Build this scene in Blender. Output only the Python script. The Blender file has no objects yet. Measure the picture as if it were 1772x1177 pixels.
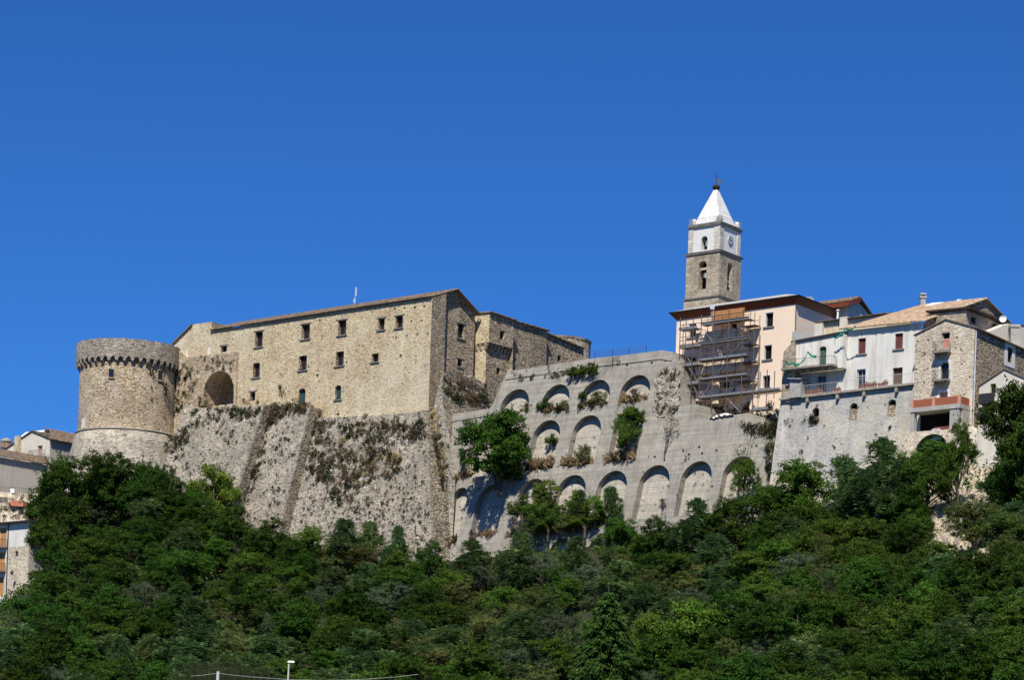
import bpy, math, random
from math import sin, cos, pi, radians
from mathutils import Vector, Matrix, noise
from mathutils.geometry import tessellate_polygon
random.seed(7)
V = Vector
sc = bpy.context.scene
col = sc.collection
# ------------------------------------------------------------------ camera
F, HV, ROLL = 4200.0, 1430.0, 0.033       # focal length and horizon row in photo pixels (1772 wide), camera roll
cam = bpy.data.cameras.new("camera"); co = bpy.data.objects.new("camera", cam); col.objects.link(co)
cam.sensor_width = 36; cam.lens = 36*F/1772; cam.sensor_fit = 'HORIZONTAL'
cam.shift_y = (HV-588.5)/1772; cam.clip_start = 1; cam.clip_end = 20000
co.matrix_world = Matrix.Rotation(-ROLL, 4, 'Y') @ Matrix.Rotation(pi/2, 4, 'X')
sc.camera = co
# ------------------------------------------------------------------ light
SUN = V((-0.10, -0.60, 0.80)).normalized()
elev = math.asin(SUN.z); azim = math.atan2(SUN.x, SUN.y)
w = bpy.data.worlds.new("World"); sc.world = w; w.use_nodes = True
nt = w.node_tree; bg = nt.nodes['Background']
sky = nt.nodes.new('ShaderNodeTexSky'); sky.sky_type = 'NISHITA'; sky.sun_disc = False
sky.sun_elevation = elev; sky.sun_rotation = azim
sky.altitude = 1800; sky.air_density = 1.0; sky.dust_density = 0.0; sky.ozone_density = 4.0
tint = nt.nodes.new('ShaderNodeMix'); tint.data_type = 'RGBA'; tint.blend_type = 'MULTIPLY'
tint.inputs[0].default_value = 1.0; tint.inputs[7].default_value = (0.23, 0.62, 1.17, 1)
nt.links.new(sky.outputs[0], tint.inputs[6]); nt.links.new(tint.outputs[2], bg.inputs[0])
bg.inputs[1].default_value = 0.075
sd = bpy.data.lights.new("sun", 'SUN'); sd.energy = 5.0; sd.angle = radians(0.5); sd.color = (1.0, 0.94, 0.82)
so = bpy.data.objects.new("sun", sd); col.objects.link(so); so.rotation_euler = SUN.to_track_quat('Z', 'Y').to_euler()
sc.view_settings.view_transform = 'Standard'; sc.view_settings.look = 'None'; sc.view_settings.gamma = 1
sc.view_settings.exposure = 0.36
sc.render.film_transparent = False
# ------------------------------------------------------------------ helpers
cR, sR = cos(ROLL), sin(ROLL)
def ray(u, v):
    a = (u-886)/F; b = (HV-v)/F
    return V((a*cR-b*sR, 1, a*sR+b*cR))
def P(u, v, Y): return ray(u, v)*Y
UP = V((0, 0, 1))
class Pl:                                   # a wall plane: anchor point, plan direction (1,k), batter
    def __init__(s, p0, k, bt=0.0):
        s.p0 = V(p0); s.d = V((1, k, 0)).normalized(); s.n = V((k, -1, 0)).normalized(); s.bt = bt; s.k = k
    def pt(s, a, z, off=0): return s.p0 + s.d*a + UP*(z-s.p0.z) + s.n*(off-s.bt*(z-s.p0.z))
    def hit(s, u, v, off=0):
        r = ray(u, v); t = (s.p0.dot(s.n)+off+s.bt*s.p0.z)/(r.dot(s.n)+s.bt*r.z); p = r*t
        return ((p-s.p0).dot(s.d), p.z)
    def w(s, u, v, off=0): a, z = s.hit(u, v, off); return s.pt(a, z, off)
    def hits(s, pts, off=0): return [s.hit(u, v, off) for u, v in pts]
class MB:
    def __init__(s): s.v = []; s.f = []; s.m = []
    def face(s, pts, m=0):
        i = len(s.v); s.v += [tuple(p) for p in pts]; s.f.append(tuple(range(i, i+len(pts)))); s.m.append(m)
    def hexa(s, b, t, m=0):                 # 4 bottom points, 4 top points
        i = len(s.v); s.v += [tuple(p) for p in b]+[tuple(p) for p in t]
        for q in ((0, 1, 2, 3), (4, 7, 6, 5), (0, 4, 5, 1), (1, 5, 6, 2), (2, 6, 7, 3), (3, 7, 4, 0)):
            s.f.append(tuple(i+k for k in q)); s.m.append(m)
    def pbox(s, pl, a0, a1, z0, z1, o0, o1, m=0):
        s.hexa([pl.pt(a0, z0, o0), pl.pt(a1, z0, o0), pl.pt(a1, z0, o1), pl.pt(a0, z0, o1)],
               [pl.pt(a0, z1, o0), pl.pt(a1, z1, o0), pl.pt(a1, z1, o1), pl.pt(a0, z1, o1)], m)
    def slab(s, pts, th, m=0, up=None):     # polygon extruded by th along up
        up = up or V((0, 0, -1)); n = len(pts); i = len(s.v)
        s.v += [tuple(p) for p in pts]+[tuple(V(p)+up*th) for p in pts]
        s.f.append(tuple(range(i, i+n))); s.m.append(m); s.f.append(tuple(range(i+2*n-1, i+n-1, -1))); s.m.append(m)
        for k in range(n):
            j = (k+1) % n; s.f.append((i+k, i+n+k, i+n+j, i+j)); s.m.append(m)
    def tube(s, pts, rs, n=6, m=0):
        pts = [V(p) for p in pts]
        if not hasattr(rs, '__len__'): rs = [rs]*len(pts)
        rings = []
        for k, p in enumerate(pts):
            d = (pts[min(k+1, len(pts)-1)]-pts[max(k-1, 0)]); d = d.normalized() if d.length > 1e-6 else UP
            x = d.cross(V((0.31, 0.95, 0.1))).normalized(); y = d.cross(x)
            i = len(s.v)
            for q in range(n): s.v.append(tuple(p+(x*cos(2*pi*q/n)+y*sin(2*pi*q/n))*rs[k]))
            rings.append(i)
        for a, b in zip(rings, rings[1:]):
            for q in range(n):
                r = (q+1) % n; s.f.append((a+q, a+r, b+r, b+q)); s.m.append(m)
        s.f.append(tuple(rings[0]+q for q in range(n))); s.m.append(m)
        s.f.append(tuple(rings[-1]+q for q in range(n))); s.m.append(m)
    def lathe(s, c, prof, n=96, m=0, a0=0, a1=2*pi, jit=0):
        full = abs(a1-a0-2*pi) < 1e-6; cnt = n if full else n+1; rings = []
        for r, z in prof:
            i = len(s.v)
            for q in range(cnt):
                a = a0+(a1-a0)*q/n
                rr = r+jit*noise.noise(V((cos(a)*4, sin(a)*4, z*.6)))
                s.v.append((c[0]+rr*cos(a), c[1]+rr*sin(a), z))
            rings.append(i)
        for a, b in zip(rings, rings[1:]):
            for q in range(n):
                r = (q+1) % cnt; s.f.append((a+q, a+r, b+r, b+q)); s.m.append(m)
    def wall(s, pl, outline, holes=(), depth=.4, off=0, m=0, skirt=0):
        loops = [outline]+list(holes); fl = [p for l in loops for p in l]; i = len(s.v)
        s.v += [tuple(pl.pt(a, z, off)) for a, z in fl]
        for t in tessellate_polygon([[V((a, z, 0)) for a, z in l] for l in loops]):
            s.f.append((i+t[0], i+t[1], i+t[2])); s.m.append(m)
        for l in holes:
            for k in range(len(l)):
                p, q = l[k], l[(k+1) % len(l)]
                s.face([pl.pt(*p, off), pl.pt(*q, off), pl.pt(*q, off-depth), pl.pt(*p, off-depth)], m)
        if skirt:
            for k in range(len(outline)):
                p, q = outline[k], outline[(k+1) % len(outline)]
                s.face([pl.pt(*p, off), pl.pt(*q, off), pl.pt(*q, off-skirt), pl.pt(*p, off-skirt)], m)
    def build(s, name, mats, parent=None, smooth=False):
        o0 = ORG.get(parent.name, V((0, 0, 0))) if parent else V((0, 0, 0))
        me = bpy.data.meshes.new(name)
        me.from_pydata([(x-o0.x, y-o0.y, z-o0.z) for x, y, z in s.v], [], s.f)
        if not isinstance(mats, (list, tuple)): mats = [mats]
        for m in mats: me.materials.append(m)
        if len(mats) > 1: me.polygons.foreach_set('material_index', s.m)
        if smooth: me.polygons.foreach_set('use_smooth', [True]*len(s.f))
        me.update()
        o = bpy.data.objects.new(name, me); col.objects.link(o)
        if parent: o.parent = parent; ORG[o.name] = o0
        return o
ORG = {}
def thing(name, label, cat, loc=(0, 0, 0), group=None):
    o = bpy.data.objects.new(name, None); col.objects.link(o); o.location = loc; o.empty_display_size = .5
    o['label'] = label; o['category'] = cat; o['kind'] = 'thing'
    if group: o['group'] = group
    ORG[o.name] = V(loc); return o
def tag(o, label, cat=None, group=None, kind=None):
    o['label'] = label
    if cat: o['category'] = cat
    if group: o['group'] = group
    if kind: o['kind'] = kind
    return o
def rect(a0, a1, z0, z1): return [(a0, z0), (a1, z0), (a1, z1), (a0, z1)]
def arch(a0, a1, z0, zc, n=12, rise=None):
    r = (a1-a0)/2; rz = min(rise or r, zc-z0); m = (a0+a1)/2
    return [(a0, z0), (a1, z0)]+[(m+r*cos(pi*k/n), zc-rz+rz*sin(pi*k/n)) for k in range(n+1)]
def wb(pl, u, v, w_, h, off=0):             # centre and size in photo pixels -> extents on the wall
    a0 = pl.hit(u-w_/2, v, off)[0]; a1 = pl.hit(u+w_/2, v, off)[0]
    z0 = pl.hit(u, v+h/2, off)[1]; z1 = pl.hit(u, v-h/2, off)[1]
    return a0, a1, z0, z1
# ------------------------------------------------------------------ materials
def newmat(name, rough=.85, spec=.25):
    m = bpy.data.materials.new(name); m.use_nodes = True; n = m.node_tree; b = n.nodes['Principled BSDF']
    b.inputs['Roughness'].default_value = rough; b.inputs['Specular IOR Level'].default_value = spec
    return m, n, b
def N(n, t, **k):
    x = n.nodes.new(t)
    for a, b in k.items(): setattr(x, a, b)
    return x
def ramp(n, cols, fac, interp='LINEAR'):
    r = N(n, 'ShaderNodeValToRGB'); r.color_ramp.interpolation = interp; e = r.color_ramp.elements
    while len(e) < len(cols): e.new(0.5)
    for i, (p, c) in enumerate(cols): e[i].position = p; e[i].color = (*c, 1)
    n.links.new(fac, r.inputs[0]); return r.outputs[0]
def mixc(n, fac, a, b, mode='MIX'):
    x = N(n, 'ShaderNodeMix', data_type='RGBA', blend_type=mode)
    for sock, val in ((0, fac), (6, a), (7, b)):
        if hasattr(val, 'is_output'): n.links.new(val, x.inputs[sock])
        elif isinstance(val, tuple): x.inputs[sock].default_value = (*val, 1)
        else: x.inputs[sock].default_value = val
    return x.outputs[2]
def coords(n, scale=(1, 1, 1), rot=0):
    t = N(n, 'ShaderNodeTexCoord'); mp = N(n, 'ShaderNodeMapping')
    mp.inputs['Scale'].default_value = scale; mp.inputs['Rotation'].default_value = (0, 0, rot)
    n.links.new(t.outputs['Object'], mp.inputs[0]); return mp.outputs[0]
def noi(n, vec, scale, detail=4, rough=.6):
    x = N(n, 'ShaderNodeTexNoise'); x.inputs['Scale'].default_value = scale; x.inputs['Detail'].default_value = detail
    x.inputs['Roughness'].default_value = rough; n.links.new(vec, x.inputs['Vector']); return x.outputs[0]
def mathn(n, op, a, b=None):
    x = N(n, 'ShaderNodeMath', operation=op)
    for i, v in enumerate((a, b)):
        if v is None: continue
        if hasattr(v, 'is_output'): n.links.new(v, x.inputs[i])
        else: x.inputs[i].default_value = v
    return x.outputs[0]
def bump(n, b, h, st=.6, dist=.1):
    x = N(n, 'ShaderNodeBump'); x.inputs['Strength'].default_value = st; x.inputs['Distance'].default_value = dist
    n.links.new(h, x.inputs['Height']); n.links.new(x.outputs[0], b.inputs['Normal'])
def stone(name, cols, gap, scale=2.6, gapw=.10, stain=(.5, (.25, .24, .22)), big=.08, bst=.8, zs=2.0, gapf=.8, holes=.0):
    m, n, b = newmat(name)
    c = coords(n); wob = N(n, 'ShaderNodeVectorMath', operation='ADD')
    nz = N(n, 'ShaderNodeTexNoise'); nz.inputs['Scale'].default_value = 1.3; n.links.new(c, nz.inputs['Vector'])
    sca = N(n, 'ShaderNodeVectorMath', operation='SCALE'); sca.inputs['Scale'].default_value = .25; n.links.new(nz.outputs[1], sca.inputs[0])
    n.links.new(c, wob.inputs[0]); n.links.new(sca.outputs[0], wob.inputs[1])
    mp = N(n, 'ShaderNodeMapping'); mp.inputs['Scale'].default_value = (1, 1, zs); n.links.new(wob.outputs[0], mp.inputs[0])
    v1 = N(n, 'ShaderNodeTexVoronoi'); v1.inputs['Scale'].default_value = scale; n.links.new(mp.outputs[0], v1.inputs['Vector'])
    v2 = N(n, 'ShaderNodeTexVoronoi', feature='DISTANCE_TO_EDGE'); v2.inputs['Scale'].default_value = scale; n.links.new(mp.outputs[0], v2.inputs['Vector'])
    sep = N(n, 'ShaderNodeSeparateColor'); n.links.new(v1.outputs['Color'], sep.inputs[0])
    base = ramp(n, cols, sep.outputs[0])
    fine = noi(n, c, 6, 5, .7); base = mixc(n, .55, base, ramp(n, [(.3, (.3, .3, .3)), (.7, (.72, .71, .69))], fine), 'OVERLAY')
    large = noi(n, c, big, 5, .65)
    sf = ramp(n, [(.45, (0, 0, 0)), (.62, (1, 1, 1))], large)
    base = mixc(n, mathn(n, 'MULTIPLY', sf, stain[0]), base, stain[1])
    lg2 = noi(n, c, .17, 3, .55); base = mixc(n, .55, base, ramp(n, [(.36, (.38, .385, .39)), (.64, (.62, .61, .59))], lg2), 'OVERLAY')
    stn = noi(n, coords(n, (1.1, 1.1, .09)), 1, 4, .6); base = mixc(n, .4, base, ramp(n, [(.36, (.37, .37, .37)), (.64, (.60, .60, .60))], stn), 'OVERLAY')
    med = noi(n, c, .55, 4, .6)
    base = mixc(n, .5, base, ramp(n, [(.35, (.36, .36, .37)), (.65, (.64, .62, .6))], med), 'OVERLAY')
    g = ramp(n, [(0, (1, 1, 1)), (gapw, (0, 0, 0))], v2.outputs['Distance'])
    base = mixc(n, mathn(n, 'MULTIPLY', g, gapf), base, gap)
    if holes:                                # missing stones: scattered cells much darker
        hf = ramp(n, [(holes-.02, (1, 1, 1)), (holes, (0, 0, 0))], sep.outputs[1])
        base = mixc(n, mathn(n, 'MULTIPLY', hf, .72), base, (.055, .048, .04))
    n.links.new(base, b.inputs['Base Color'])
    hh = mathn(n, 'ADD', mathn(n, 'MULTIPLY', ramp(n, [(0, (0, 0, 0)), (.22, (1, 1, 1))], v2.outputs['Distance']), .7), mathn(n, 'ADD', mathn(n, 'MULTIPLY', sep.outputs[0], .8), mathn(n, 'MULTIPLY', fine, .6)))
    bump(n, b, hh, bst, .14); return m
def plaster(name, c1, c2, stain=None, sc_=.35, bst=.25, streak=.5):
    m, n, b = newmat(name)
    c = coords(n); a = noi(n, c, sc_, 6, .65); base = ramp(n, [(.35, c1), (.65, c2)], a)
    cs = coords(n, (1.6, 1.6, .12)); st = noi(n, cs, 1.2, 5, .6)
    if stain: base = mixc(n, mathn(n, 'MULTIPLY', ramp(n, [(.5, (0, 0, 0)), (.68, (1, 1, 1))], st), streak), base, stain)
    f = noi(n, c, 5, 4, .7); base = mixc(n, .3, base, ramp(n, [(.3, (.38, .38, .38)), (.7, (.62, .62, .62))], f), 'OVERLAY')
    n.links.new(base, b.inputs['Base Color']); bump(n, b, f, bst, .05); return m
def block(name, c1, c2, k, stain, course=.5, dark=(.1, .095, .09), lw=.02):
    m, n, b = newmat(name)
    c = coords(n); mp = N(n, 'ShaderNodeMapping'); mp.inputs['Rotation'].default_value = (0, 0, -math.atan(k)); n.links.new(c, mp.inputs[0])
    s = N(n, 'ShaderNodeSeparateXYZ'); n.links.new(mp.outputs[0], s.inputs[0])
    cx = N(n, 'ShaderNodeCombineXYZ'); n.links.new(s.outputs[0], cx.inputs[0]); n.links.new(s.outputs[2], cx.inputs[1])
    br = N(n, 'ShaderNodeTexBrick'); n.links.new(cx.outputs[0], br.inputs['Vector'])
    br.inputs['Scale'].default_value = 1; br.inputs['Brick Width'].default_value = course*2.1; br.inputs['Row Height'].default_value = course
    br.inputs['Mortar Size'].default_value = lw; br.inputs['Color1'].default_value = (*c1, 1); br.inputs['Color2'].default_value = (*c2, 1)
    br.inputs['Mortar'].default_value = (*dark, 1); br.inputs['Mortar Smooth'].default_value = .6
    large = noi(n, c, .12, 6, .7); base = mixc(n, mathn(n, 'MULTIPLY', ramp(n, [(.42, (0, 0, 0)), (.66, (1, 1, 1))], large), .6), br.outputs[0], stain)
    cs = coords(n, (1.3, 1.3, .15)); st = noi(n, cs, 1, 5, .7)
    base = mixc(n, .6, base, ramp(n, [(.35, (.36, .355, .35)), (.65, (.63, .625, .62))], st), 'OVERLAY')
    hb2 = noi(n, coords(n, (.05, .05, 1.7)), 1, 3, .8); base = mixc(n, .45, base, ramp(n, [(.4, (.34, .34, .34)), (.6, (.58, .58, .58))], hb2), 'OVERLAY')
    f = noi(n, c, 4, 6, .75); base = mixc(n, .5, base, ramp(n, [(.3, (.34, .34, .34)), (.7, (.66, .66, .66))], f), 'OVERLAY')
    n.links.new(base, b.inputs['Base Color']); bump(n, b, mathn(n, 'ADD', f, mathn(n, 'MULTIPLY', br.outputs[1], -.6)), .5, .08); return m
def island(name, cols, rough=.8, spec=.25, noise_=.0, nsc=.3, ncol=(.1, .1, .1), trans=0):
    m, n, b = newmat(name, rough, spec)
    g = N(n, 'ShaderNodeNewGeometry'); base = ramp(n, cols, g.outputs['Random Per Island'])
    if noise_:
        f = noi(n, coords(n), nsc, 3, .6)
        base = mixc(n, mathn(n, 'MULTIPLY', ramp(n, [(.4, (0, 0, 0)), (.65, (1, 1, 1))], f), noise_), base, ncol)
    oi = N(n, 'ShaderNodeObjectInfo'); hs = N(n, 'ShaderNodeHueSaturation')
    n.links.new(base, hs.inputs['Color'])
    n.links.new(mathn(n, 'ADD', mathn(n, 'MULTIPLY', oi.outputs['Random'], .6), .7), hs.inputs['Value'])
    if trans: n.links.new(mathn(n, 'ADD', mathn(n, 'MULTIPLY', mathn(n, 'FRACT', mathn(n, 'MULTIPLY', oi.outputs['Random'], 7.13)), .045), .472), hs.inputs['Hue'])
    n.links.new(hs.outputs[0], b.inputs['Base Color'])
    if trans:
        tr = N(n, 'ShaderNodeBsdfTranslucent'); n.links.new(hs.outputs[0], tr.inputs[0])
        ms = N(n, 'ShaderNodeMixShader'); ms.inputs[0].default_value = trans
        n.links.new(b.outputs[0], ms.inputs[1]); n.links.new(tr.outputs[0], ms.inputs[2])
        n.links.new(ms.outputs[0], n.nodes['Material Output'].inputs[0])
    return m
def flat(name, c, rough=.7, spec=.3, metal=0, var=.25, sc_=2.5):
    m, n, b = newmat(name, rough, spec); b.inputs['Metallic'].default_value = metal
    f = noi(n, coords(n), sc_, 4, .7); lo = tuple(x*(1-var) for x in c); hi = tuple(min(1, x*(1+var)) for x in c)
    n.links.new(ramp(n, [(.3, lo), (.7, hi)], f), b.inputs['Base Color']); return m
K1, K2 = -0.85, 1.2
M = {}
M['warm'] = stone('warm_rubble', [(0, (0.390, 0.297, 0.177)), (.3, (0.573, 0.465, 0.295)), (.7, (0.681, 0.573, 0.391)), (1, (0.757, 0.681, 0.526))], (0.367, 0.287, 0.182), 3.9, .07, (.45, (0.649, 0.584, 0.462)), .09, .75, 2.1, .6, .035)
M['tower'] = stone('tower_rubble', [(0, (0.309, 0.224, 0.140)), (.35, (0.474, 0.368, 0.243)), (.7, (0.577, 0.475, 0.342)), (1, (0.639, 0.572, 0.476))], (0.237, 0.179, 0.119), 2.9, .09, (.55, (0.484, 0.428, 0.363)), .13, .8, 2.1, .7, .06)
M['scarp'] = stone('scarp_rubble', [(0, (0.200, 0.180, 0.145)), (.25, (0.343, 0.310, 0.257)), (.7, (0.429, 0.392, 0.331)), (1, (0.534, 0.491, 0.422))], (0.124, 0.108, 0.087), 2.7, .10, (.5, (0.277, 0.248, 0.199)), .10, .8, 2.2, .6, .085)
M['flare'] = stone('flared_base_rubble', [(0, (.27, .23, .18)), (.3, (.40, .36, .295)), (.7, (.48, .44, .37)), (1, (.55, .515, .45))], (.26, .22, .17), 2.8, .08, (.5, (.42, .39, .34)), .12, .7, 2.2, .55, .05)
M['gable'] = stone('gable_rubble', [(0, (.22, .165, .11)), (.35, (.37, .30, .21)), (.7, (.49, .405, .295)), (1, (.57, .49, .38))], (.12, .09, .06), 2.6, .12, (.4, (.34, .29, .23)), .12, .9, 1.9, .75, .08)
M['beige'] = stone('beige_rubble', [(0, (.44, .36, .27)), (.35, (.54, .47, .365)), (.7, (.61, .54, .43)), (1, (.66, .60, .50))], (.40, .34, .26), 3.0, .07, (.5, (.64, .59, .50)), .2, .45, 2.0, .4, .03)
M['lime'] = stone('limewashed_rubble', [(0, (0.353, 0.344, 0.323)), (.35, (0.395, 0.386, 0.365)), (.7, (0.428, 0.420, 0.399)), (1, (0.479, 0.470, 0.454))], (0.302, 0.294, 0.273), 3.2, .06, (.5, (0.412, 0.361, 0.244)), .14, .25, 2.3, .3, .02)
M['ashlar'] = stone('tower_ashlar', [(0, (0.261, 0.207, 0.147)), (.3, (0.340, 0.294, 0.224)), (.7, (0.396, 0.349, 0.275)), (1, (0.443, 0.399, 0.325))], (0.237, 0.204, 0.155), 2.1, .05, (.5, (0.261, 0.223, 0.163)), .35, .3, 1.4, .35)
M['paleash'] = stone('pale_ashlar', [(0, (.40, .37, .32)), (.3, (.50, .475, .42)), (.7, (.57, .545, .49)), (1, (.62, .60, .55))], (.36, .335, .285), 2.1, .05, (.5, (.40, .37, .31)), .35, .25, 1.4, .3)
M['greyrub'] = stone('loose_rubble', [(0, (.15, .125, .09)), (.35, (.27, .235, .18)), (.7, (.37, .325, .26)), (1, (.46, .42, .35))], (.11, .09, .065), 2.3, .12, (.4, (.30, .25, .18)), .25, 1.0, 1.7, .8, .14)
M['conc'] = block('grey_block', (.315, .295, .258), (.285, .267, .232), K1, (.225, .21, .182), .62, (.20, .187, .162), .022)
M['infill'] = block('pale_infill', (0.414, 0.383, 0.326), (0.378, 0.348, 0.295), K1, (0.290, 0.264, 0.220), .75, (0.282, 0.255, 0.211), .02)
M['peach'] = plaster('peach_plaster', (.76, .60, .46), (.80, .645, .50), None, .3, .08)
M['white'] = plaster('white_plaster', (.58, .565, .53), (.66, .65, .615), (.42, .39, .33), .4, .15, .75)
M['whiteold'] = plaster('old_white_plaster', (.60, .58, .53), (.71, .69, .64), (.38, .36, .31), .5, .3, .8)
M['greypl'] = plaster('grey_plaster', (.38, .35, .305), (.44, .41, .36), (.30, .27, .235), .4, .2, .5)
M['beigepl'] = plaster('beige_plaster', (.55, .51, .43), (.63, .59, .51), (.42, .38, .31), .4, .2, .5)
M['yellowpl'] = plaster('yellow_plaster', (.58, .50, .33), (.66, .58, .40), (.40, .34, .24), .5, .2, .6)
M['spire'] = block('white_spire_tiles', (.66, .66, .645), (.62, .62, .605), -.8, (.56, .56, .54), .35, (.62, .62, .61), .02)
M['whitep'] = flat('white_paint', (.64, .64, .62), .6, .3, 0, .06)
M['cornice'] = flat('weathered_cornice_stone', (.25, .23, .20), .9, .2, 0, .4)
M['sill'] = flat('grey_sill_stone', (.20, .195, .185), .9, .2, 0, .3)
M['tile'] = island('terracotta_tiles', [(0, (.24, .145, .09)), (.3, (.38, .26, .17)), (.65, (.46, .34, .235)), (1, (.52, .42, .31))], .9, .15, .5, .5, (.33, .27, .20))
M['tileold'] = island('old_dark_tiles', [(0, (.07, .05, .036)), (.4, (.15, .105, .072)), (1, (.27, .205, .145))], .9, .15, .5, .6, (.16, .14, .12))
M['redwood'] = flat('dark_red_eaves', (.15, .035, .015), .5, .3, 0, .25)
M['gutter'] = flat('dark_gutter', (.03, .028, .03), .5, .4)
M['glass'] = flat('dark_glass', (.012, .016, .026), .12, .5, 0, .3)
M['tealglass'] = flat('teal_netting', (.03, .075, .085), .5, .3, 0, .3)
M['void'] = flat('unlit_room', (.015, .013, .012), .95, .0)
M['wood'] = flat('brown_window_wood', (.10, .055, .035), .7, .25, 0, .35)
M['darkwood'] = flat('dark_old_wood', (.04, .028, .022), .8, .2, 0, .35)
M['shut'] = flat('maroon_shutter', (.14, .045, .04), .6, .3, 0, .2)
M['orange'] = flat('orange_shutter', (.50, .26, .10), .6, .3, 0, .15)
M['greydoor'] = flat('pale_grey_door', (.40, .41, .43), .6, .3, 0, .2)
M['greendoor'] = flat('green_door', (.07, .11, .095), .6, .3, 0, .3)
M['pink'] = flat('pink_blind', (.50, .25, .21), .8, .2, 0, .15)
M['iron'] = flat('wrought_iron', (.035, .035, .04), .6, .4, .3)
M['steel'] = flat('galvanised_deck', (.21, .23, .25), .55, .4, .2, .2, 1.5)
M['deckside'] = flat('deck_plank_side', (.13, .105, .08), .6, .4, .2, .2)
M['rust'] = flat('rusty_scaffold_tube', (.12, .085, .065), .7, .4, .2, .5, 1.2)
M['rail'] = flat('white_railing', (.48, .48, .47), .6, .3, 0, .1)
M['brickred'] = None
M['net'] = flat('green_netting', (.02, .23, .16), .8, .2, 0, .2)
M['ply'] = flat('orange_boarding', (.38, .19, .08), .8, .2, 0, .2)
M['concpl'] = flat('bare_concrete', (.36, .35, .33), .9, .2, 0, .2, 1)
M['terracotta'] = flat('terracotta_pot', (.36, .14, .09), .8, .2)
M['metal'] = flat('pale_metal', (.55, .57, .6), .4, .5, .3)
M['bark'] = flat('bark', (.10, .082, .062), .95, .1, 0, .4, 3)
M['palebark'] = flat('pale_bark', (.20, .18, .155), .95, .1, 0, .4, 3)
M['bronze'] = flat('bronze_bell', (.10, .12, .11), .5, .5, .4)
M['pinkstone'] = flat('pink_lintel', (.55, .36, .27), .9, .2)
M['dish'] = flat('satellite_dish_white', (.75, .75, .74), .5, .3, 0, .05)
M['rocky'] = plaster('eroded_earth', (.34, .29, .22), (.46, .40, .32), (.22, .16, .09), .9, .9, .8)
def brickmat():
    m, n, b = newmat('red_openwork_brick')
    c = coords(n); mp = N(n, 'ShaderNodeMapping'); mp.inputs['Rotation'].default_value = (0, 0, -math.atan(K1)); n.links.new(c, mp.inputs[0])
    s = N(n, 'ShaderNodeSeparateXYZ'); n.links.new(mp.outputs[0], s.inputs[0])
    x = mathn(n, 'ADD', s.outputs[0], s.outputs[2]); y = mathn(n, 'SUBTRACT', s.outputs[0], s.outputs[2])
    f = mathn(n, 'MULTIPLY', mathn(n, 'ABSOLUTE', mathn(n, 'SINE', mathn(n, 'MULTIPLY', x, 16))), mathn(n, 'ABSOLUTE', mathn(n, 'SINE', mathn(n, 'MULTIPLY', y, 16))))
    n.links.new(ramp(n, [(.2, (.40, .13, .07)), (.7, (.16, .05, .03))], f), b.inputs['Base Color']); return m
M['brickred'] = brickmat()
def leafm(name, a, b_, c, trans=.38): return island(name, [(0, a), (.5, b_), (1, c)], .7, .07, .5, .35, tuple(x*.6 for x in a), trans)
M['leaf_dark'] = leafm('leaf_dark', (0.022, 0.058, 0.008), (0.041, 0.098, 0.014), (0.076, 0.149, 0.022))
M['leaf_mid'] = leafm('leaf_mid', (0.036, 0.086, 0.011), (0.069, 0.141, 0.019), (0.121, 0.207, 0.033))
M['leaf_blue'] = leafm('leaf_blue', (0.050, 0.108, 0.028), (0.103, 0.179, 0.055), (0.193, 0.276, 0.117))
M['leaf_olive'] = leafm('leaf_olive', (0.066, 0.091, 0.022), (0.110, 0.141, 0.037), (0.172, 0.200, 0.069))
M['leaf_grey'] = leafm('leaf_grey', (0.058, 0.091, 0.047), (0.099, 0.138, 0.075), (0.159, 0.200, 0.117))
M['leaf_yellow'] = leafm('leaf_yellow', (0.076, 0.159, 0.017), (0.145, 0.248, 0.030), (0.262, 0.331, 0.052))
M['leaf_brown'] = leafm('leaf_brown', (.09, .055, .038), (.15, .09, .06), (.21, .13, .085))
M['weed_green'] = leafm('weed_green', (.04, .058, .022), (.075, .092, .038), (.12, .13, .06), .55)
M['weed_dark'] = leafm('weed_dark', (.025, .04, .015), (.045, .06, .025), (.075, .085, .04))
M['weed_brown'] = leafm('weed_brown', (.14, .105, .07), (.24, .18, .12), (.34, .26, .17), .55)
M['weed_straw'] = leafm('weed_straw', (.42, .33, .14), (.60, .49, .24), (.72, .62, .38), .55)
# ------------------------------------------------------------------ terrain
def lerp(tab, x, j):
    if x <= tab[0][0]: return tab[0][j]
    for a, b in zip(tab, tab[1:]):
        if x <= b[0]:
            t = (x-a[0])/(b[0]-a[0]); return a[j]+(b[j]-a[j])*t
    return tab[-1][j]
# X, wall foot Y, foot height, plateau height
FT = [(-300, 358, 33, 51), (-78, 357, 34, 51), (-70, 354, 38, 50), (-60, 352, 45, 49), (-50, 349, 44, 46), (-40, 343, 40, 42), (-13, 322, 34.5, 38), (0, 311, 35, 39), (12, 300, 35.5, 42), (27, 286, 36.5, 44), (36, 279, 38, 44), (46, 268, 41, 45), (56, 260, 42, 45), (300, 255, 42, 45)]
def terr(x, y):
    yw, zw, zp = lerp(FT, x, 1), lerp(FT, x, 2), lerp(FT, x, 3); d = yw-y
    if d < 0:
        t = min(1, max(0, (-d-8)/12)); t = t*t*(3-2*t); h = zw+(zp-zw)*t
        if y > 440: h = zp-(zp+2)*min(1, (y-440)/220)
        return h
    h = zw-.40*min(d, 30)-.265*max(0, d-30)
    h = max(h, -1.8)
    if h > -1.7: h += .9*noise.noise(V((x*.07, y*.07, 0)))+.4*noise.noise(V((x*.2, y*.2, 3)))
    return h
def axis(lo, hi, step, far):
    a = [lo+i*step for i in range(int((hi-lo)/step)+1)]; s = step; l = [lo]; r = [a[-1]]
    while l[0] > -far: s *= 1.35; l.insert(0, l[0]-s)
    s = step
    while r[-1] < far: s *= 1.35; r.append(r[-1]+s)
    return l[:-1]+a+r[1:]
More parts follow.
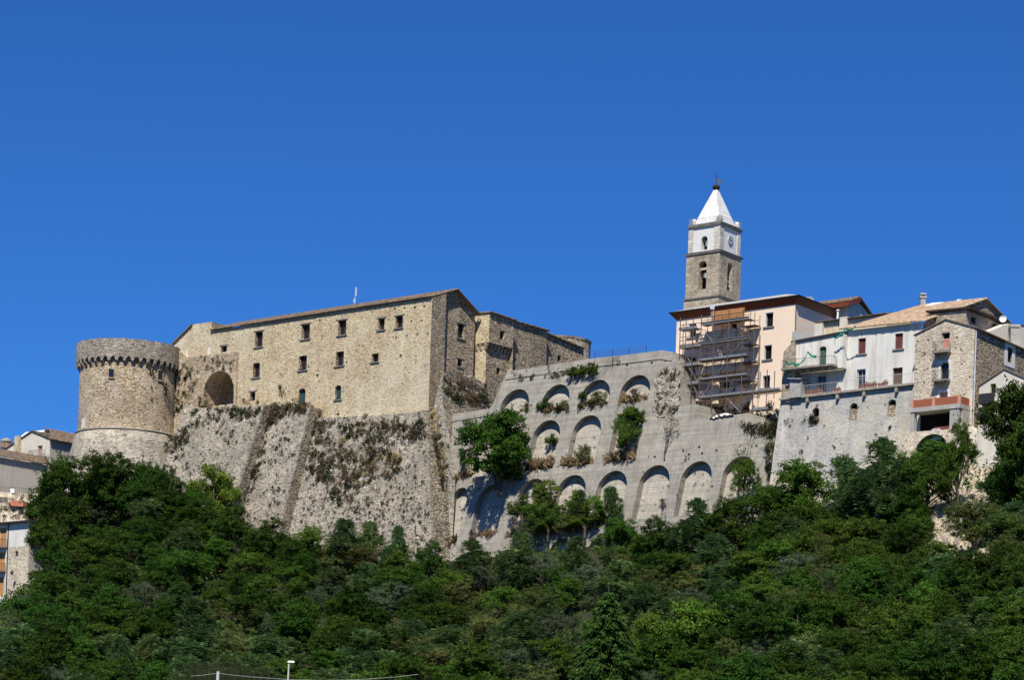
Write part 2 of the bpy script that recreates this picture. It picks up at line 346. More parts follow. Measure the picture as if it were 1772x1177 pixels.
xs = axis(-100, 100, 2.0, 6000); ys = axis(100, 460, 2.5, 6000)
mb = MB()
mb.v = [(x, y, terr(x, y)) for y in ys for x in xs]; nx = len(xs)
for j in range(len(ys)-1):
    for i in range(nx-1): mb.f.append((j*nx+i, j*nx+i+1, (j+1)*nx+i+1, (j+1)*nx+i)); mb.m.append(0)
m, n, b = newmat('hillside_soil')
c = coords(n); f = noi(n, c, .25, 6, .7)
base = ramp(n, [(.35, (.014, .020, .006)), (.55, (.03, .032, .013)), (.75, (.08, .065, .04))], f)
n.links.new(base, b.inputs['Base Color']); bump(n, b, noi(n, c, 2, 5, .7), .6, .3)
mb.build('ground', m, smooth=True)['kind'] = 'structure'
# ------------------------------------------------------------------ windows, roofs, rails
def window(parent, pl, bx, style='brown', depth=.35, off=0, sill=True, lintel=False, arched=False, jamb=None, rise=None):
    a0, a1, z0, z1 = bx; o = off-depth; fr = MB(); t = .09
    fm = {'brown': M['wood'], 'dark': M['darkwood'], 'white': M['whitep'], 'teal': M['iron'], 'shutter': M['shut'], 'orange': M['orange'], 'wooddoor': M['wood'], 'grey': M['greydoor'], 'pink': M['concpl'], 'green': M['greendoor'], 'void': M['sill']}[style]
    pm = {'brown': M['glass'], 'dark': M['glass'], 'white': M['glass'], 'teal': M['tealglass'], 'shutter': M['shut'], 'orange': M['orange'], 'wooddoor': M['wood'], 'grey': M['glass'], 'pink': M['pink'], 'green': M['greendoor'], 'void': M['void']}[style]
    for q in ((a0, a0+t, z0, z1), (a1-t, a1, z0, z1), (a0+t, a1-t, z0, z0+t), (a0+t, a1-t, z1-t, z1)): fr.pbox(pl, *q, o-.10, o+.02)
    if style not in ('void', 'pink') and a1-a0 > .55:
        mm = (a0+a1)/2; fr.pbox(pl, mm-.03, mm+.03, z0+t, z1-t, o-.08, o+.005)
        if z1-z0 > 1.5 and style in ('brown', 'grey', 'white', 'dark'):
            zz = z0+(z1-z0)*.62; fr.pbox(pl, a0+t, mm-.05, zz-.04, zz+.04, o-.08, o); fr.pbox(pl, mm+.05, a1-t, zz-.04, zz+.04, o-.08, o)
    w_ = fr.build('door' if style in ('wooddoor', 'green') else 'window', fm, parent)
    pn = MB()
    if style in ('shutter', 'orange'):       # two louvred leaves
        mm = (a0+a1)/2; k = z0+t
        while k < z1-t-.05:
            for p, q in ((a0+t, mm-.05), (mm+.05, a1-t)): pn.hexa([pl.pt(p, k, o-.03), pl.pt(q, k, o-.03), pl.pt(q, k, o+.0), pl.pt(p, k, o+.0)], [pl.pt(p, k+.10, o-.07), pl.pt(q, k+.10, o-.07), pl.pt(q, k+.10, o-.04), pl.pt(p, k+.10, o-.04)])
            k += .115
        pn.pbox(pl, a0+.02, a1-.02, z0+.02, z1-.02, o-.13, o-.11); pn.build('shutter', pm, w_)
    elif style in ('wooddoor', 'green'):
        pn.pbox(pl, a0-.01, a1+.01, z0, z1+.02, o-.12, o-.05)
        for i in range(1, 6): x = a0+(a1-a0)*i/6; pn.pbox(pl, x-.012, x+.012, z0+.1, z1-.1, o-.05, o-.035)
        pn.build('leaf', pm, w_)
    else:
        pn.pbox(pl, a0-.02, a1+.02, z0-.02, z1+.02, o-.11, o-.06); pn.build('pane', pm, w_)
    if sill: s = MB(); s.pbox(pl, a0-.22, a1+.22, z0-.14, z0-.002, off-.05, off+.16); s.build('sill', M['sill'], w_)
    if lintel: s = MB(); s.pbox(pl, a0-.35, a1+.35, z1+.002, z1+.16, off-.05, off+.07); s.build('lintel', M['sill'], w_)
    return w_
def tiles(mb, e0, e1, r1, r0, sp=.27, rad=.095, seg=.45, m=0, base=.05):
    e0, e1, r0, r1 = map(V, (e0, e1, r0, r1)); L = (e1-e0).length; n_ = max(2, int(L/sp)); up = (e1-e0).cross(r0-e0).normalized()
    if up.z < 0: up = -up
    mb.slab([e0, e1, r1, r0], base, m, -up)
    for i in range(n_):
        t = (i+.5)/n_; a = e0.lerp(e1, t); b_ = r0.lerp(r1, t); D = b_-a; k = max(1, int(D.length/seg)); x = (e1-e0).normalized()
        for j in range(k):
            p = a+D*(j/k)+up*random.uniform(0, .03)+x*random.uniform(-.015, .015); q = a+D*((j+1.12)/k)+up*-.01
            if j == k-1: q = b_
            if j == 0: p -= D.normalized()*random.uniform(.02, .1)
            ii = len(mb.v)
            for pp in (p, q):
                for an in (0, 60, 120, 180): mb.v.append(tuple(pp+x*rad*cos(radians(an))+up*(rad*1.1*sin(radians(an))+.004)))
            for qd in range(3): mb.f.append((ii+qd, ii+qd+1, ii+qd+5, ii+qd+4)); mb.m.append(m)
            mb.f.append((ii, ii+1, ii+2, ii+3)); mb.m.append(m)
def railing(mb, pts, h=1.0, sp=.14, r=.012, rr=.022, m=0):
    for a, b_ in zip(pts, pts[1:]):
        a, b_ = V(a), V(b_); L = (b_-a).length; n_ = max(1, int(L/sp))
        mb.tube([a+UP*h, b_+UP*h], rr, 4, m); mb.tube([a+UP*.06, b_+UP*.06], rr, 4, m)
        for i in range(n_+1): p = a.lerp(b_, i/n_); mb.tube([p, p+UP*h], r, 3, m)
def lowest(x, y): return terr(x, y)-2
# ================================================================== CASTLE
FA = Pl(P(745, 600, 330), K1); SD = Pl(P(745, 600, 330), K2)
cb = P(560, 740, 342); castle = thing('castle', 'long beige stone castle palace with tiled roof and rows of dark windows, above the scarp', 'castle', (cb.x, cb.y, cb.z))
cw = [(448, 587, 13, 27, 'brown', 1, 1), (529, 574, 14, 26, 'brown', 1, 1), (592, 567, 14, 26, 'brown', 1, 1), (660, 561, 11, 20, 'brown', 1, 1), (690.7, 557, 12.5, 21, 'brown', 1, 1),
      (387.5, 604, 10, 11, 'dark', 0, 1), (443.5, 641, 12, 25, 'brown', 1, 0), (524, 628.5, 13.5, 25, 'brown', 1, 0), (588, 621, 13.5, 25, 'brown', 1, 0), (649, 619.5, 11.5, 15, 'dark', 1, 0), (437, 686, 9, 16, 'dark', 0, 1)]
aw = [(522.5, 685, 11.5, 25), (585, 679.5, 10.5, 25)]
holes = []; boxes = []
for u, v, w_, h, st, si, li in cw: bx = wb(FA, u, v, w_, h); boxes.append((bx, st, si, li)); holes.append(rect(*bx))
ab = []
for u, v, w_, h in aw: bx = wb(FA, u, v, w_, h); ab.append(bx); holes.append(arch(bx[0], bx[1], bx[2], bx[3], 8, .35))
for u, v, s_ in [(683, 534, 3), (700, 533, 3), (718, 532, 3), (734, 530, 3), (712, 556, 3), (730, 555, 3), (685, 584, 3), (704, 581, 3), (722, 579, 3), (740, 578, 3), (549, 650, 4), (585, 717, 4), (693, 616, 4), (517, 636, 2.5), (534, 636, 2.5), (575, 629, 2.5), (599, 627, 2.5), (553, 554, 2.5), (448, 564, 3)]:
    holes.append(rect(*wb(FA, u, v, s_, s_*1.1)))
tl = FA.hit(366, 574); trr = FA.hit(746.5, 514); zE = (tl[1]+trr[1])/2
mb = MB()
outl = FA.hits([(300, 700), (300, 593), (331, 562), (366, 557)])
sA = 0.0
zcut = FA.hit(350, 632)[1]
outl = [(FA.hit(411, 640)[0], zcut), (FA.hit(300, 700)[0], zcut), FA.hit(300, 593), FA.hit(331, 562), FA.hit(366, 557), (FA.hit(368, 572)[0], FA.hit(368, 572)[1]), (sA, FA.hit(746.5, 514)[1]), (sA, 36), (FA.hit(411, 640)[0], 36)]
mb.wall(FA, outl, holes, .55)
# stone backs of the little putlog holes and reveals
for h in holes[len(cw)+2:]: mb.face([FA.pt(a, z, -.5) for a, z in h])
zc = FA.hit(746.5, 514)[1]
# side (gable) wall with set-back right part
g1 = SD.hit(771, 560)[0]; g2 = SD.hit(829, 560)[0]; za = SD.hit(793, 500)[1]; ga = SD.hit(793, 500)[0]
zr = SD.hit(828, 541)[1]
zat = zc+(za-zc)*g1/ga
mb.wall(SD, [(0, zc), (g1, zat), (g1, 34), (0, 34)])
gh = []; gboxes = []
for u, v, w_, h in [(798, 573, 11, 26), (796, 628, 8, 14)]: bx = wb(SD, u, v, w_, h, -.8); gboxes.append(bx); gh.append(rect(*bx))
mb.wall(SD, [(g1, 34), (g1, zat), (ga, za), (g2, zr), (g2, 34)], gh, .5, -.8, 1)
mb.face([SD.pt(g1, 34, 0), SD.pt(g1, zat, 0), SD.pt(g1, zat, -.8), SD.pt(g1, 34, -.8)], 1)
L0 = outl[5][0]; BK = SD.pt(g2, zr, -.8); BKl = BK+FA.d*L0
mb.face([BK, BKl, V((BKl.x, BKl.y, 36)), V((BK.x, BK.y, 36))]); pL = FA.pt(L0, outl[5][1]); bl = FA.pt(outl[2][0], outl[2][1])
bl2 = bl+(BKl-pL)
mb.face([bl, FA.pt(outl[2][0], 40), V((bl2.x, bl2.y, 40)), V((bl2.x, bl2.y, bl.z))]); mb.face([V((bl2.x, bl2.y, 40)), V((bl2.x, bl2.y, bl.z)), V((BKl.x, BKl.y, bl.z)), V((BKl.x, BKl.y, 40))])
# raised left block
e1 = FA.w(366, 557); e2 = e1+SD.d*7; e3 = FA.w(331, 562)
mb.face([e1, e2, V((e2.x, e2.y, e2.z-4)), V((e1.x, e1.y, e1.z-4))], 0)
mb.face([e3, e1, e2, e3+SD.d*7], 0)
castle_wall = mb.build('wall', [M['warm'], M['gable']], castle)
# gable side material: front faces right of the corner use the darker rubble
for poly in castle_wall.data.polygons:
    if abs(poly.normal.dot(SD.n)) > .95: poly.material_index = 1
for (bx, st, si, li) in boxes: window(castle, FA, bx, st, .5, 0, si, li)
for bx in ab: window(castle, FA, bx, 'teal', .35, 0, True)
for bx in gboxes: window(castle, SD, bx, 'dark', .45, -.8, True, True)
# roof
mb = MB(); zf = zc+.03
eA = FA.pt(L0-.3, FA.hit(368, 572)[1]+.05, .34); eB = FA.pt(.08, zf, .34)
rB = SD.pt(ga, za+.02, .02); rA = rB+FA.d*(L0-.5); rA.z = rB.z+(eA.z-eB.z)
hB = SD.pt(g2+.3, zr-.1, .02); hA = hB+FA.d*(L0-.5); hA.z = hB.z+(eA.z-eB.z)
tiles(mb, eA, eB, rB, rA, .3, .11, .5); tiles(mb, hA, hB, rB, rA, .5, .11, .9)
mb.build('roof', M['tileold'], castle)
mb = MB(); t1 = FA.w(297, 594, .3); t2 = FA.w(331, 560, .3)
mb.slab([t1, t2, t2+SD.d*7, t1+SD.d*7], .18); mb.build('roof', M['tileold'], castle)
# machicolated block to the right
T2 = P(847, 560, 337.5); TL = Pl(T2, K1); TR = Pl(T2, K2)
mb = MB(); zt0 = TR.hit(847, 541)[1]; zmc = TR.hit(846, 592)[1]; aL = TL.hit(821, 560)[0]; aR = TR.hit(889, 570)[0]; zt1 = TR.hit(889, 555)[1]
mb.wall(TL, [(aL, zmc), (0, zmc), (0, zt0), (aL, TL.hit(829, 537)[1]-.1)])
hb = wb(TR, 869, 580, 8, 14); hb2 = wb(TR, 862.5, 643, 6, 12, -.7)
mb.wall(TR, [(0, zmc), (aR, zmc), (aR, zt1), (0, zt0)], [rect(*hb)], .5, 0, 1)
TL2 = Pl(TL.pt(0, 60)+V((-.35, .65, 0)), K1); TR2 = Pl(TL2.p0, K2)
mb.wall(TL2, [(aL, 34), (0, 34), (0, zmc+.3), (aL, zmc+.3)]); hb2 = wb(TR2, 862.5, 643, 6, 12)
mb.wall(TR2, [(0, 34), (aR-.2, 34), (aR-.2, zmc+.3), (0, zmc+.3)], [rect(*hb2)], .5, 0, 1)
mb.slab([TR.pt(0, zmc, -.02), TR.pt(aR, zmc, -.02), TR.pt(aR, zmc, -2), TR.pt(0, zmc, -2)], .02, 1)
# corbels with scalloped arches
kc = 7
for i in range(kc+1):
    a = aR*i/kc; mb.hexa([TR2.pt(a-.16, zmc-1.0, -.05), TR2.pt(a+.16, zmc-1.0, -.05), TR2.pt(a+.16, zmc-1.0, .08), TR2.pt(a-.16, zmc-1.0, .08)],
                         [TR2.pt(a-.2, zmc, -.05), TR2.pt(a+.2, zmc, -.05), TR2.pt(a+.2, zmc, .66), TR2.pt(a-.2, zmc, .66)], 1)
for i in range(3):
    a = aL*.66*i/2.2; mb.hexa([TL2.pt(a-.16, zmc-1.0, -.05), TL2.pt(a+.16, zmc-1.0, -.05), TL2.pt(a+.16, zmc-1.0, .08), TL2.pt(a-.16, zmc-1.0, .08)],
                          [TL2.pt(a-.2, zmc, -.05), TL2.pt(a+.2, zmc, -.05), TL2.pt(a+.2, zmc, .5), TL2.pt(a-.2, zmc, .5)], 0)
# next walls towards the rear tower
W3 = Pl(TR.pt(aR, 60, -1.2), K2); a3 = W3.hit(946, 600)[0]; z3a = W3.hit(890, 557)[1]; z3b = W3.hit(946, 573)[1]
mb.wall(W3, [(0, 40), (a3, 40), (a3, z3b), (0, z3a)], (), 0, 0, 1)
mb.face([TR.pt(aR, zt1), TR.pt(aR, 40), TR.pt(aR, 40, -3), TR.pt(aR, zt1, -3)], 1)
W4 = Pl(W3.pt(a3, 60, -.9), K2); a4 = W4.hit(1010, 600)[0]; z4a = W4.hit(946, 577)[1]; z4b = W4.hit(1010, 605)[1]
hb4 = wb(W4, 968, 621, 6, 12)
mb.wall(W4, [(0, 40), (a4, 40), (a4, z4b), (0, z4a)], [rect(*hb4)], .5, 0, 1)
mb.face([W3.pt(a3, z3b), W3.pt(a3, 40), W3.pt(a3, 40, -3), W3.pt(a3, z3b, -3)], 1)
mb.build('wing', [M['warm'], M['gable']], castle)
window(castle, TR, hb, 'dark', .45, 0, False); window(castle, TR2, hb2, 'dark', .45, 0, False); window(castle, W4, hb4, 'dark', .45, 0, False)
mb = MB()
def leanto(pl, a0, z0, a1, z1, dep=5.5, rise=.9, o=.35):
    tiles(mb, pl.pt(a0, z0+.05, o), pl.pt(a1, z1+.05, o), pl.pt(a1, z1+rise, -dep), pl.pt(a0, z0+rise, -dep), .3, .11, .6)
leanto(TR, -.2, zt0, aR+.2, zt1, 4, .3); leanto(W3, 0, z3a, a3+.3, z3b, 5, .35); leanto(W4, 0, z4a, a4, z4b, 5, .35)
mb.build('roof', M['tileold'], castle)
# rear round tower
rt = thing('round_tower', 'small round stone tower at the far right end of the castle', 'tower', tuple(P(995, 640, 362)))
cY = 362; cx = P(966, 600, cY).x; r_ = 56/F*cY; zt = P(995, 582, cY-r_).z
mb = MB(); mb.lathe((cx, cY), [(r_, 38), (r_, zt-.2), (r_+.1, zt-.15), (r_+.1, zt)], 64, 0, 0, 2*pi, .06); mb.build('wall', M['tower'], rt)
mb = MB(); mb.lathe((cx, cY), [(r_+.12, zt+.003), (r_+.12, zt+.1), (.1, zt+.4)], 64); mb.build('roof', M['tileold'], rt)
# antenna on the roof
an = thing('antenna', 'thin white antenna mast on the castle roof ridge', 'antenna', tuple(P(614, 531, 345)))
p = P(614, 531, 345); q = P(615.5, 497, 345); mb = MB(); mb.tube([p-UP*1.2, q], .06, 6); mb.build('mast', M['metal'], an)
mb = MB(); mb.tube([p.lerp(q, .55)+V((.1, 0, 0)), p.lerp(q, 1)+V((.1, 0, 0))], .13, 6); mb.tube([p.lerp(q, .2)+V((-.15, 0, 0)), p.lerp(q, .42)+V((-.1, 0, 0))], .11, 6); mb.build('panel', M['metal'], an)
# ---------------- round tower left
Yc = 364.0; uc = 223
tx = P(uc, 640, Yc).x; R0 = 84/F*Yc
def ztw(v): return P(uc-(v-640)*.033, v, Yc-R0).z
tw = thing('round_tower', 'big round stone tower with machicolated parapet and flared base, left of the castle', 'tower', (tx, Yc, ztw(880)))
mb = MB(); zs_ = ztw(742); Rb = R0+.55
prof = [(R0+.25+(zs_-z)*.26, z) for z in [36+i*(zs_-.3-36)/14 for i in range(15)]]+[(R0+.1, zs_-.15)]
mb.lathe((tx, Yc), prof, 160, 1, 0, 2*pi, .10)
z_up = ztw(621)
mb.lathe((tx, Yc), [(R0+.1, zs_-.15), (R0, zs_+.2)]+[(R0-.002*i, zs_+.2+(z_up+.8-zs_)*i/8) for i in range(1, 9)], 160, 0, 0, 2*pi, .10)
# window openings as recessed boxes are set in the wall below
mb.build('wall', [M['tower'], M['flare']], tw, True)
mb = MB(); mb.lathe((tx, Yc), [(R0+.15, zs_-.22), (R0+.32, zs_-.12), (R0+.34, zs_+.06), (R0+.2, zs_+.16), (R0-.05, zs_+.2)], 160); mb.build('string_course', M['cornice'], tw, True)
# scalloped parapet
mb = MB(); nC = 42; zb = ztw(625); zp_ = ztw(587); sub = 8; ar = .62
outer = []
for i in range(nC*sub):
    a = 2*pi*i/(nC*sub); f = (i % sub)/sub; x = abs(f-.5)*2; zl = zb+(0 if x > .72 else ar*math.sqrt(max(0, 1-(x/.72)**2))); outer.append((a, zl))
for i in range(len(outer)):
    a, z = outer[i]; a2, z2 = outer[(i+1) % len(outer)]
    def pc(r, an, zz): return (tx+r*cos(an), Yc+r*sin(an), zz)
    jj = lambda an: .05*noise.noise(V((cos(an)*9, sin(an)*9, 0)))
    mb.face([pc(Rb, a, z), pc(Rb, a2, z2), pc(Rb+.02, a2, zp_+jj(a2)*3), pc(Rb+.02, a, zp_+jj(a)*3)])
    mb.face([pc(Rb, a, z), pc(Rb, a2, z2), pc(R0-.2, a2, z2), pc(R0-.2, a, z)])
    mb.face([pc(Rb+.02, a, zp_+jj(a)*3), pc(Rb+.02, a2, zp_+jj(a2)*3), pc(Rb-.8, a2, zp_+jj(a2)*3), pc(Rb-.8, a, zp_+jj(a)*3)])
    mb.face([pc(Rb-.8, a, zp_), pc(Rb-.8, a2, zp_), pc(Rb-.8, a2, zp_-2.5), pc(Rb-.8, a, zp_-2.5)])
mb.build('parapet', M['scarp'], tw)
for i in range(nC):
    mb = MB()
    a = 2*pi*i/nC; d = V((cos(a), sin(a), 0)); t = V((-sin(a), cos(a), 0)); c0 = V((tx, Yc, 0))
    for (z0, z1, r0, r1) in ((zb-.62, zb-.3, R0+.1, R0+.28), (zb-.3, zb, R0+.28, Rb-.02)):
        w_ = .17
        mb.hexa([c0+d*(R0-.3)-t*w_+UP*z0, c0+d*(R0-.3)+t*w_+UP*z0, c0+d*r0+t*w_+UP*z0, c0+d*r0-t*w_+UP*z0], [c0+d*(R0-.3)-t*w_+UP*z1, c0+d*(R0-.3)+t*w_+UP*z1, c0+d*r1+t*w_+UP*z1, c0+d*r1-t*w_+UP*z1])
    mb.build('corbel', M['gable'], tw)
mb = MB(); mb.lathe((tx, Yc), [(Rb-.85, zp_-1.2), (.01, zp_-1.0)], 48); mb.build('roof_terrace', M['concpl'], tw)
for u, v, w_, h in [(193, 646, 9, 14), (277, 650, 8, 16)]:
    t = ray(u, v); # point of the cylinder seen there
    A = t.x**2+1; B = -2*(t.x*tx+Yc); C = tx*tx+Yc*Yc-R0*R0; s_ = (-B-math.sqrt(B*B-4*A*C))/(2*A); p = t*s_
    nrm = V((p.x-tx, p.y-Yc, 0)).normalized(); pl = Pl(p, -nrm.x/nrm.y); bx = wb(pl, u, v, w_, h)
    wdw = MB()
    wdw.pbox(pl, bx[0]-.1, bx[1]+.1, bx[2]-.18, bx[2], -.3, .16); wdw.pbox(pl, bx[0]-.1, bx[1]+.1, bx[3], bx[3]+.15, -.3, .13)
    wdw.pbox(pl, bx[0]-.12, bx[0], bx[2], bx[3], -.3, .12); wdw.pbox(pl, bx[1], bx[1]+.12, bx[2], bx[3], -.3, .12)
    wo = wdw.build('window', M['tower'], tw); pn = MB(); pn.pbox(pl, bx[0], bx[1], bx[2], bx[3], -.2, .06); pn.build('pane', M['glass'], wo)
t = ray(145, 733); A = t.x**2+1; B = -2*(t.x*tx+Yc); C = tx*tx+Yc*Yc-R0*R0; p = t*((-B-math.sqrt(max(0, B*B-4*A*C)))/(2*A)); nrm = V((p.x-tx, p.y-Yc, 0)).normalized()
pl = Pl(p, -nrm.x/nrm.y); mb = MB(); mb.pbox(pl, -.45, .45, p.z-.7, p.z+.7, -.2, .12); mb.build('plaque', M['whiteold'], tw)
# ---------------- wall with the big arch
AW = Pl(FA.pt(0, 60, .4), K1)
aw_ = thing('arched_wall', 'weedy stone wall with one deep round arch between big tower and palace', 'wall', tuple(AW.w(350, 720)))
mb = MB(); s0 = AW.hit(351, 690)[0]; s1 = AW.hit(405, 665)[0]; zcr = AW.hit(380, 642)[1]; zb0 = AW.hit(378, 702)[1]
arh = arch(s0, s1, zb0, zcr, 20)
w1 = wb(AW, 319.5, 656, 7, 8)
ol = AW.hits([(270, 606), (306, 604), (324, 619), (342, 617), (362, 614), (385, 612), (410, 609)])
ol = [(AW.hit(270, 700)[0], 38)]+ol+[(AW.hit(411, 700)[0], 38)]
mb.wall(AW, ol, [arh, rect(*w1)], 5.0); mb.face([AW.pt(a, z, -4.9) for a, z in arh])
ea = ol[-2]; mb.face([AW.pt(*ea), AW.pt(ea[0], 38), AW.pt(ea[0], 38, -1.2), AW.pt(ea[0], ea[1], -1.2)])
mb.wall(AW, [(p[0], p[1]) for p in ol[1:-1]]+[(ol[-2][0], ol[-2][1]-.5), (ol[1][0], ol[1][1]-.5)], (), 0, -.6)
for p, q in zip(ol[1:-2], ol[2:-1]): mb.face([AW.pt(*p), AW.pt(*q), AW.pt(*q, -.6), AW.pt(*p, -.6)])
mb.build('wall', M['tower'], aw_); window(aw_, AW, w1, 'dark', .3, 0, False)
for u in (323, 362): p = AW.w(u, 617 if u == 323 else 612, -.3); mb = MB(); mb.hexa([p+V((x, y, -.6)) for x, y in ((-.25, -.2), (.25, -.2), (.25, .2), (-.25, .2))], [p+V((x, y, .9)) for x, y in ((-.22, -.18), (.22, -.18), (.22, .18), (-.22, .18))]); mb.build('post', M['beigepl'], aw_)
# ---------------- scarp
z7 = FA.hit(560, 715)[1]
SC = Pl(FA.pt(0, z7, .5), K1, .33); SB = Pl(FA.pt(0, z7, 2.3), K1, .33); SA = Pl(FA.pt(0, z7, 4.1), K1, .33)
sw = thing('scarp_wall', 'huge sloping grey rubble scarp with weeds and two stepped buttress edges below the palace', 'scarp wall', tuple(SC.w(560, 900)))
def subdiv_panel(mb, pl, topf, left, right, zlow, skirtR=0, m=0, nx_=40, nz_=24, amp=.14, capd=6):
    # a battered panel gridded between left(z) and right(z) with a rough surface; topf(a) gives top height
    g = []
    for j in range(nz_+1):
        row = []
        for i in range(nx_+1):
            zt_ = None
            f = i/nx_; ztop = topf(f); z = zlow+(ztop-zlow)*j/nz_; a = left(z)+(right(z)-left(z))*f
            e = amp*(noise.noise(V((a*.6, z*.6, m+2)))+.6*noise.noise(V((a*1.7, z*2.0, 9)))) if 0 < i < nx_ else amp*.4*noise.noise(V((a, z*1.3, 5)))
            row.append(pl.pt(a, z, e))
        g.append(row)
    i0 = len(mb.v)
    for r in g: mb.v += [tuple(p) for p in r]
    W_ = nx_+1
    for j in range(nz_):
        for i in range(nx_): mb.f.append((i0+j*W_+i, i0+j*W_+i+1, i0+(j+1)*W_+i+1, i0+(j+1)*W_+i)); mb.m.append(m)
    for i in range(nx_): mb.face([g[-1][i], g[-1][i+1], g[-1][i+1]-pl.n*capd, g[-1][i]-pl.n*capd], m)
    for j in range(nz_): mb.face([g[j][-1], g[j+1][-1], g[j+1][-1]-pl.n*capd, g[j][-1]-pl.n*capd], m+1 if skirtR else m)
    for j in range(nz_): mb.face([g[j][0], g[j+1][0], g[j+1][0]-pl.n*capd, g[j][0]-pl.n*capd], m)
def lin(pl, p, q):
    (a, z), (a2, z2) = pl.hit(*p), pl.hit(*q); return lambda zz: a+(a2-a)*(zz-z)/(z2-z)
def topline(pl, pts):
    h = pl.hits(pts); a0, a1 = h[0][0], h[-1][0]
    return lambda f: lerp([(x, y) for x, y in h], a0+(a1-a0)*f, 1)
mb = MB()
subdiv_panel(mb, SA, topline(SA, [(318, 700), (335, 712), (352, 706), (400, 705), (456, 702)]), lin(SA, (318, 700), (255, 900)), lin(SA, (456, 702), (396, 905)), 35, 1)
subdiv_panel(mb, SB, topline(SB, [(445, 706), (480, 703), (515, 701), (537, 704)]), lin(SB, (440, 710), (370, 930)), lin(SB, (537, 704), (487, 905)), 33, 1)
subdiv_panel(mb, SC, topline(SC, [(520, 712), (560, 722), (620, 721), (690, 716), (739, 710)]), lin(SC, (520, 710), (440, 960)), lin(SC, (739, 710), (749, 965)), 30, 1, 0, 70)
# quoins along the two edges
mb.build('wall', [M['scarp'], M['greyrub']], sw)
for pl, e in ((SA, ((456, 702), (396, 905))), (SB, ((537, 704), (487, 905))), (SC, ((739, 710), (749, 965)))):
    mb = MB(); f = lin(pl, *e); z = pl.hit(*e[0])[1]-.05
    while z > 33:
        h = random.uniform(.3, .5); L = random.uniform(.5, 1.0)
        b4 = lambda zz: [pl.pt(f(zz)-L, zz, -.3), pl.pt(f(zz)+.03, zz, -.3), pl.pt(f(zz)+.03, zz, .05), pl.pt(f(zz)-L, zz, .05)]
        mb.hexa(b4(z-h+.03), b4(z)); z -= h
    mb.build('quoin_edge', M['scarp'], sw)
# return face right of the scarp corner + rubble buttress under the gable
cb_ = P(762, 780, 328); rb = thing('rubble_buttress', 'rough weed covered stone buttress at foot of the gable wall', 'buttress', tuple(cb_))
BP = Pl(P(765, 648, 329), K2, .25); BQ = Pl(P(765, 648, 329), K1, .16)
mb = MB()
mb.wall(BP, BP.hits([(765, 648), (780, 640), (800, 642), (818, 652), (836, 663), (848, 690), (856, 716), (856, 800), (790, 960), (765, 960), (772, 800), (768, 700)]))
mb.wall(BQ, BQ.hits([(765, 648), (767, 700), (778, 760), (788, 830), (780, 1000), (742, 1000), (743, 800), (752, 700), (758, 668)]))
tp = [BP.w(*q) for q in [(765, 648), (780, 640), (800, 642), (818, 652), (836, 663)]]
for p, q in zip(tp, tp[1:]): mb.face([p, q, q+V((1, 6, .6)), p+V((1, 6, .6))])
rbw = mb.build('wall', [M['greyrub'], M['scarp']], rb)
for poly in rbw.data.polygons:
    if abs(poly.normal.dot(BQ.n)) > .93: poly.material_index = 1
# ================================================================== ARCADED RETAINING WALL
z0a = P(762, 965, 322).z
AR = Pl(P(762, 965, 322), K1, .28)
arc = thing('arcaded_retaining_wall', 'tall grey retaining wall with four tiers of blind arches between castle and scaffolded house', 'retaining wall', tuple(AR.w(1000, 940)))
ARCH = [((867, 698), (917.6, 687.7), (901.7, 673), (870, 722)), ((939, 690.5), (987.5, 679), (971, 665), (934, 716)), ((1005.7, 683), (1057.7, 671), (1039, 657), (1000, 706)), ((1073.6, 676), (1127.6, 661.7), (1109.7, 648.7), (1070, 699)),
        ((812, 768), (860, 757), (840, 742), (796, 828)), ((922, 752.6), (971, 742.5), (955, 727), (913, 815)), ((991, 745), (1041.8, 735), (1024.5, 718.5), (977, 808)), ((1063.5, 735), (1114, 725), (1096.7, 708.7), (1047, 800)),
        ((783, 862), (810, 855), (799, 844.5), (769, 932)), ((828, 858), (875.7, 852), (857, 839), (808, 930)), ((899, 848), (947, 840), (926, 829), (877, 928)), ((964, 843), (1015.8, 838), (998, 822), (942, 920)), ((1033, 846), (1086.6, 832), (1068, 814.7), (1015, 910)),
        ((1107.5, 828.6), (1160, 823.5), (1142, 805), (1090, 900)), ((1180, 821), (1233, 817), (1216, 798), (1162, 895)), ((1251.6, 816), (1308, 810), (1285, 790), (1235, 890)),
        ((876, 960), (925, 954), (900, 940), (868, 1010)), ((951, 953), (990, 950), (971, 933), (942, 1000)), ((1018, 945), (1066, 938), (1044, 926), (1010, 1000))]
hl = []
for (l, r, c, bt) in ARCH:
    a0 = AR.hit(*l)[0]; a1 = AR.hit(*r)[0]; zc_ = AR.hit(*c)[1]; zb_ = AR.hit(*bt)[1]
    hl.append((a0, a1, zb_, zc_, arch(a0, a1, zb_, zc_, 18)))
outl = AR.hits([(750, 1010), (757, 940), (777, 800), (785, 718), (846, 708), (853, 700), (864, 672), (878, 643.5), (948, 633), (1021, 621.5), (1083, 615), (1146, 607), (1166, 610), (1172, 640), (1172, 704), (1206, 700), (1210, 726), (1250, 722), (1292, 715), (1300, 740), (1341, 746), (1338, 790), (1326, 830), (1322, 1000)])
mb = MB(); mb.wall(AR, outl, [h[4] for h in hl], 1.05, 0, 0, 0)
for p, q in zip(outl[3:-1], outl[4:]): mb.face([AR.pt(*p), AR.pt(*q), AR.pt(*q, -5), AR.pt(*p, -5)])
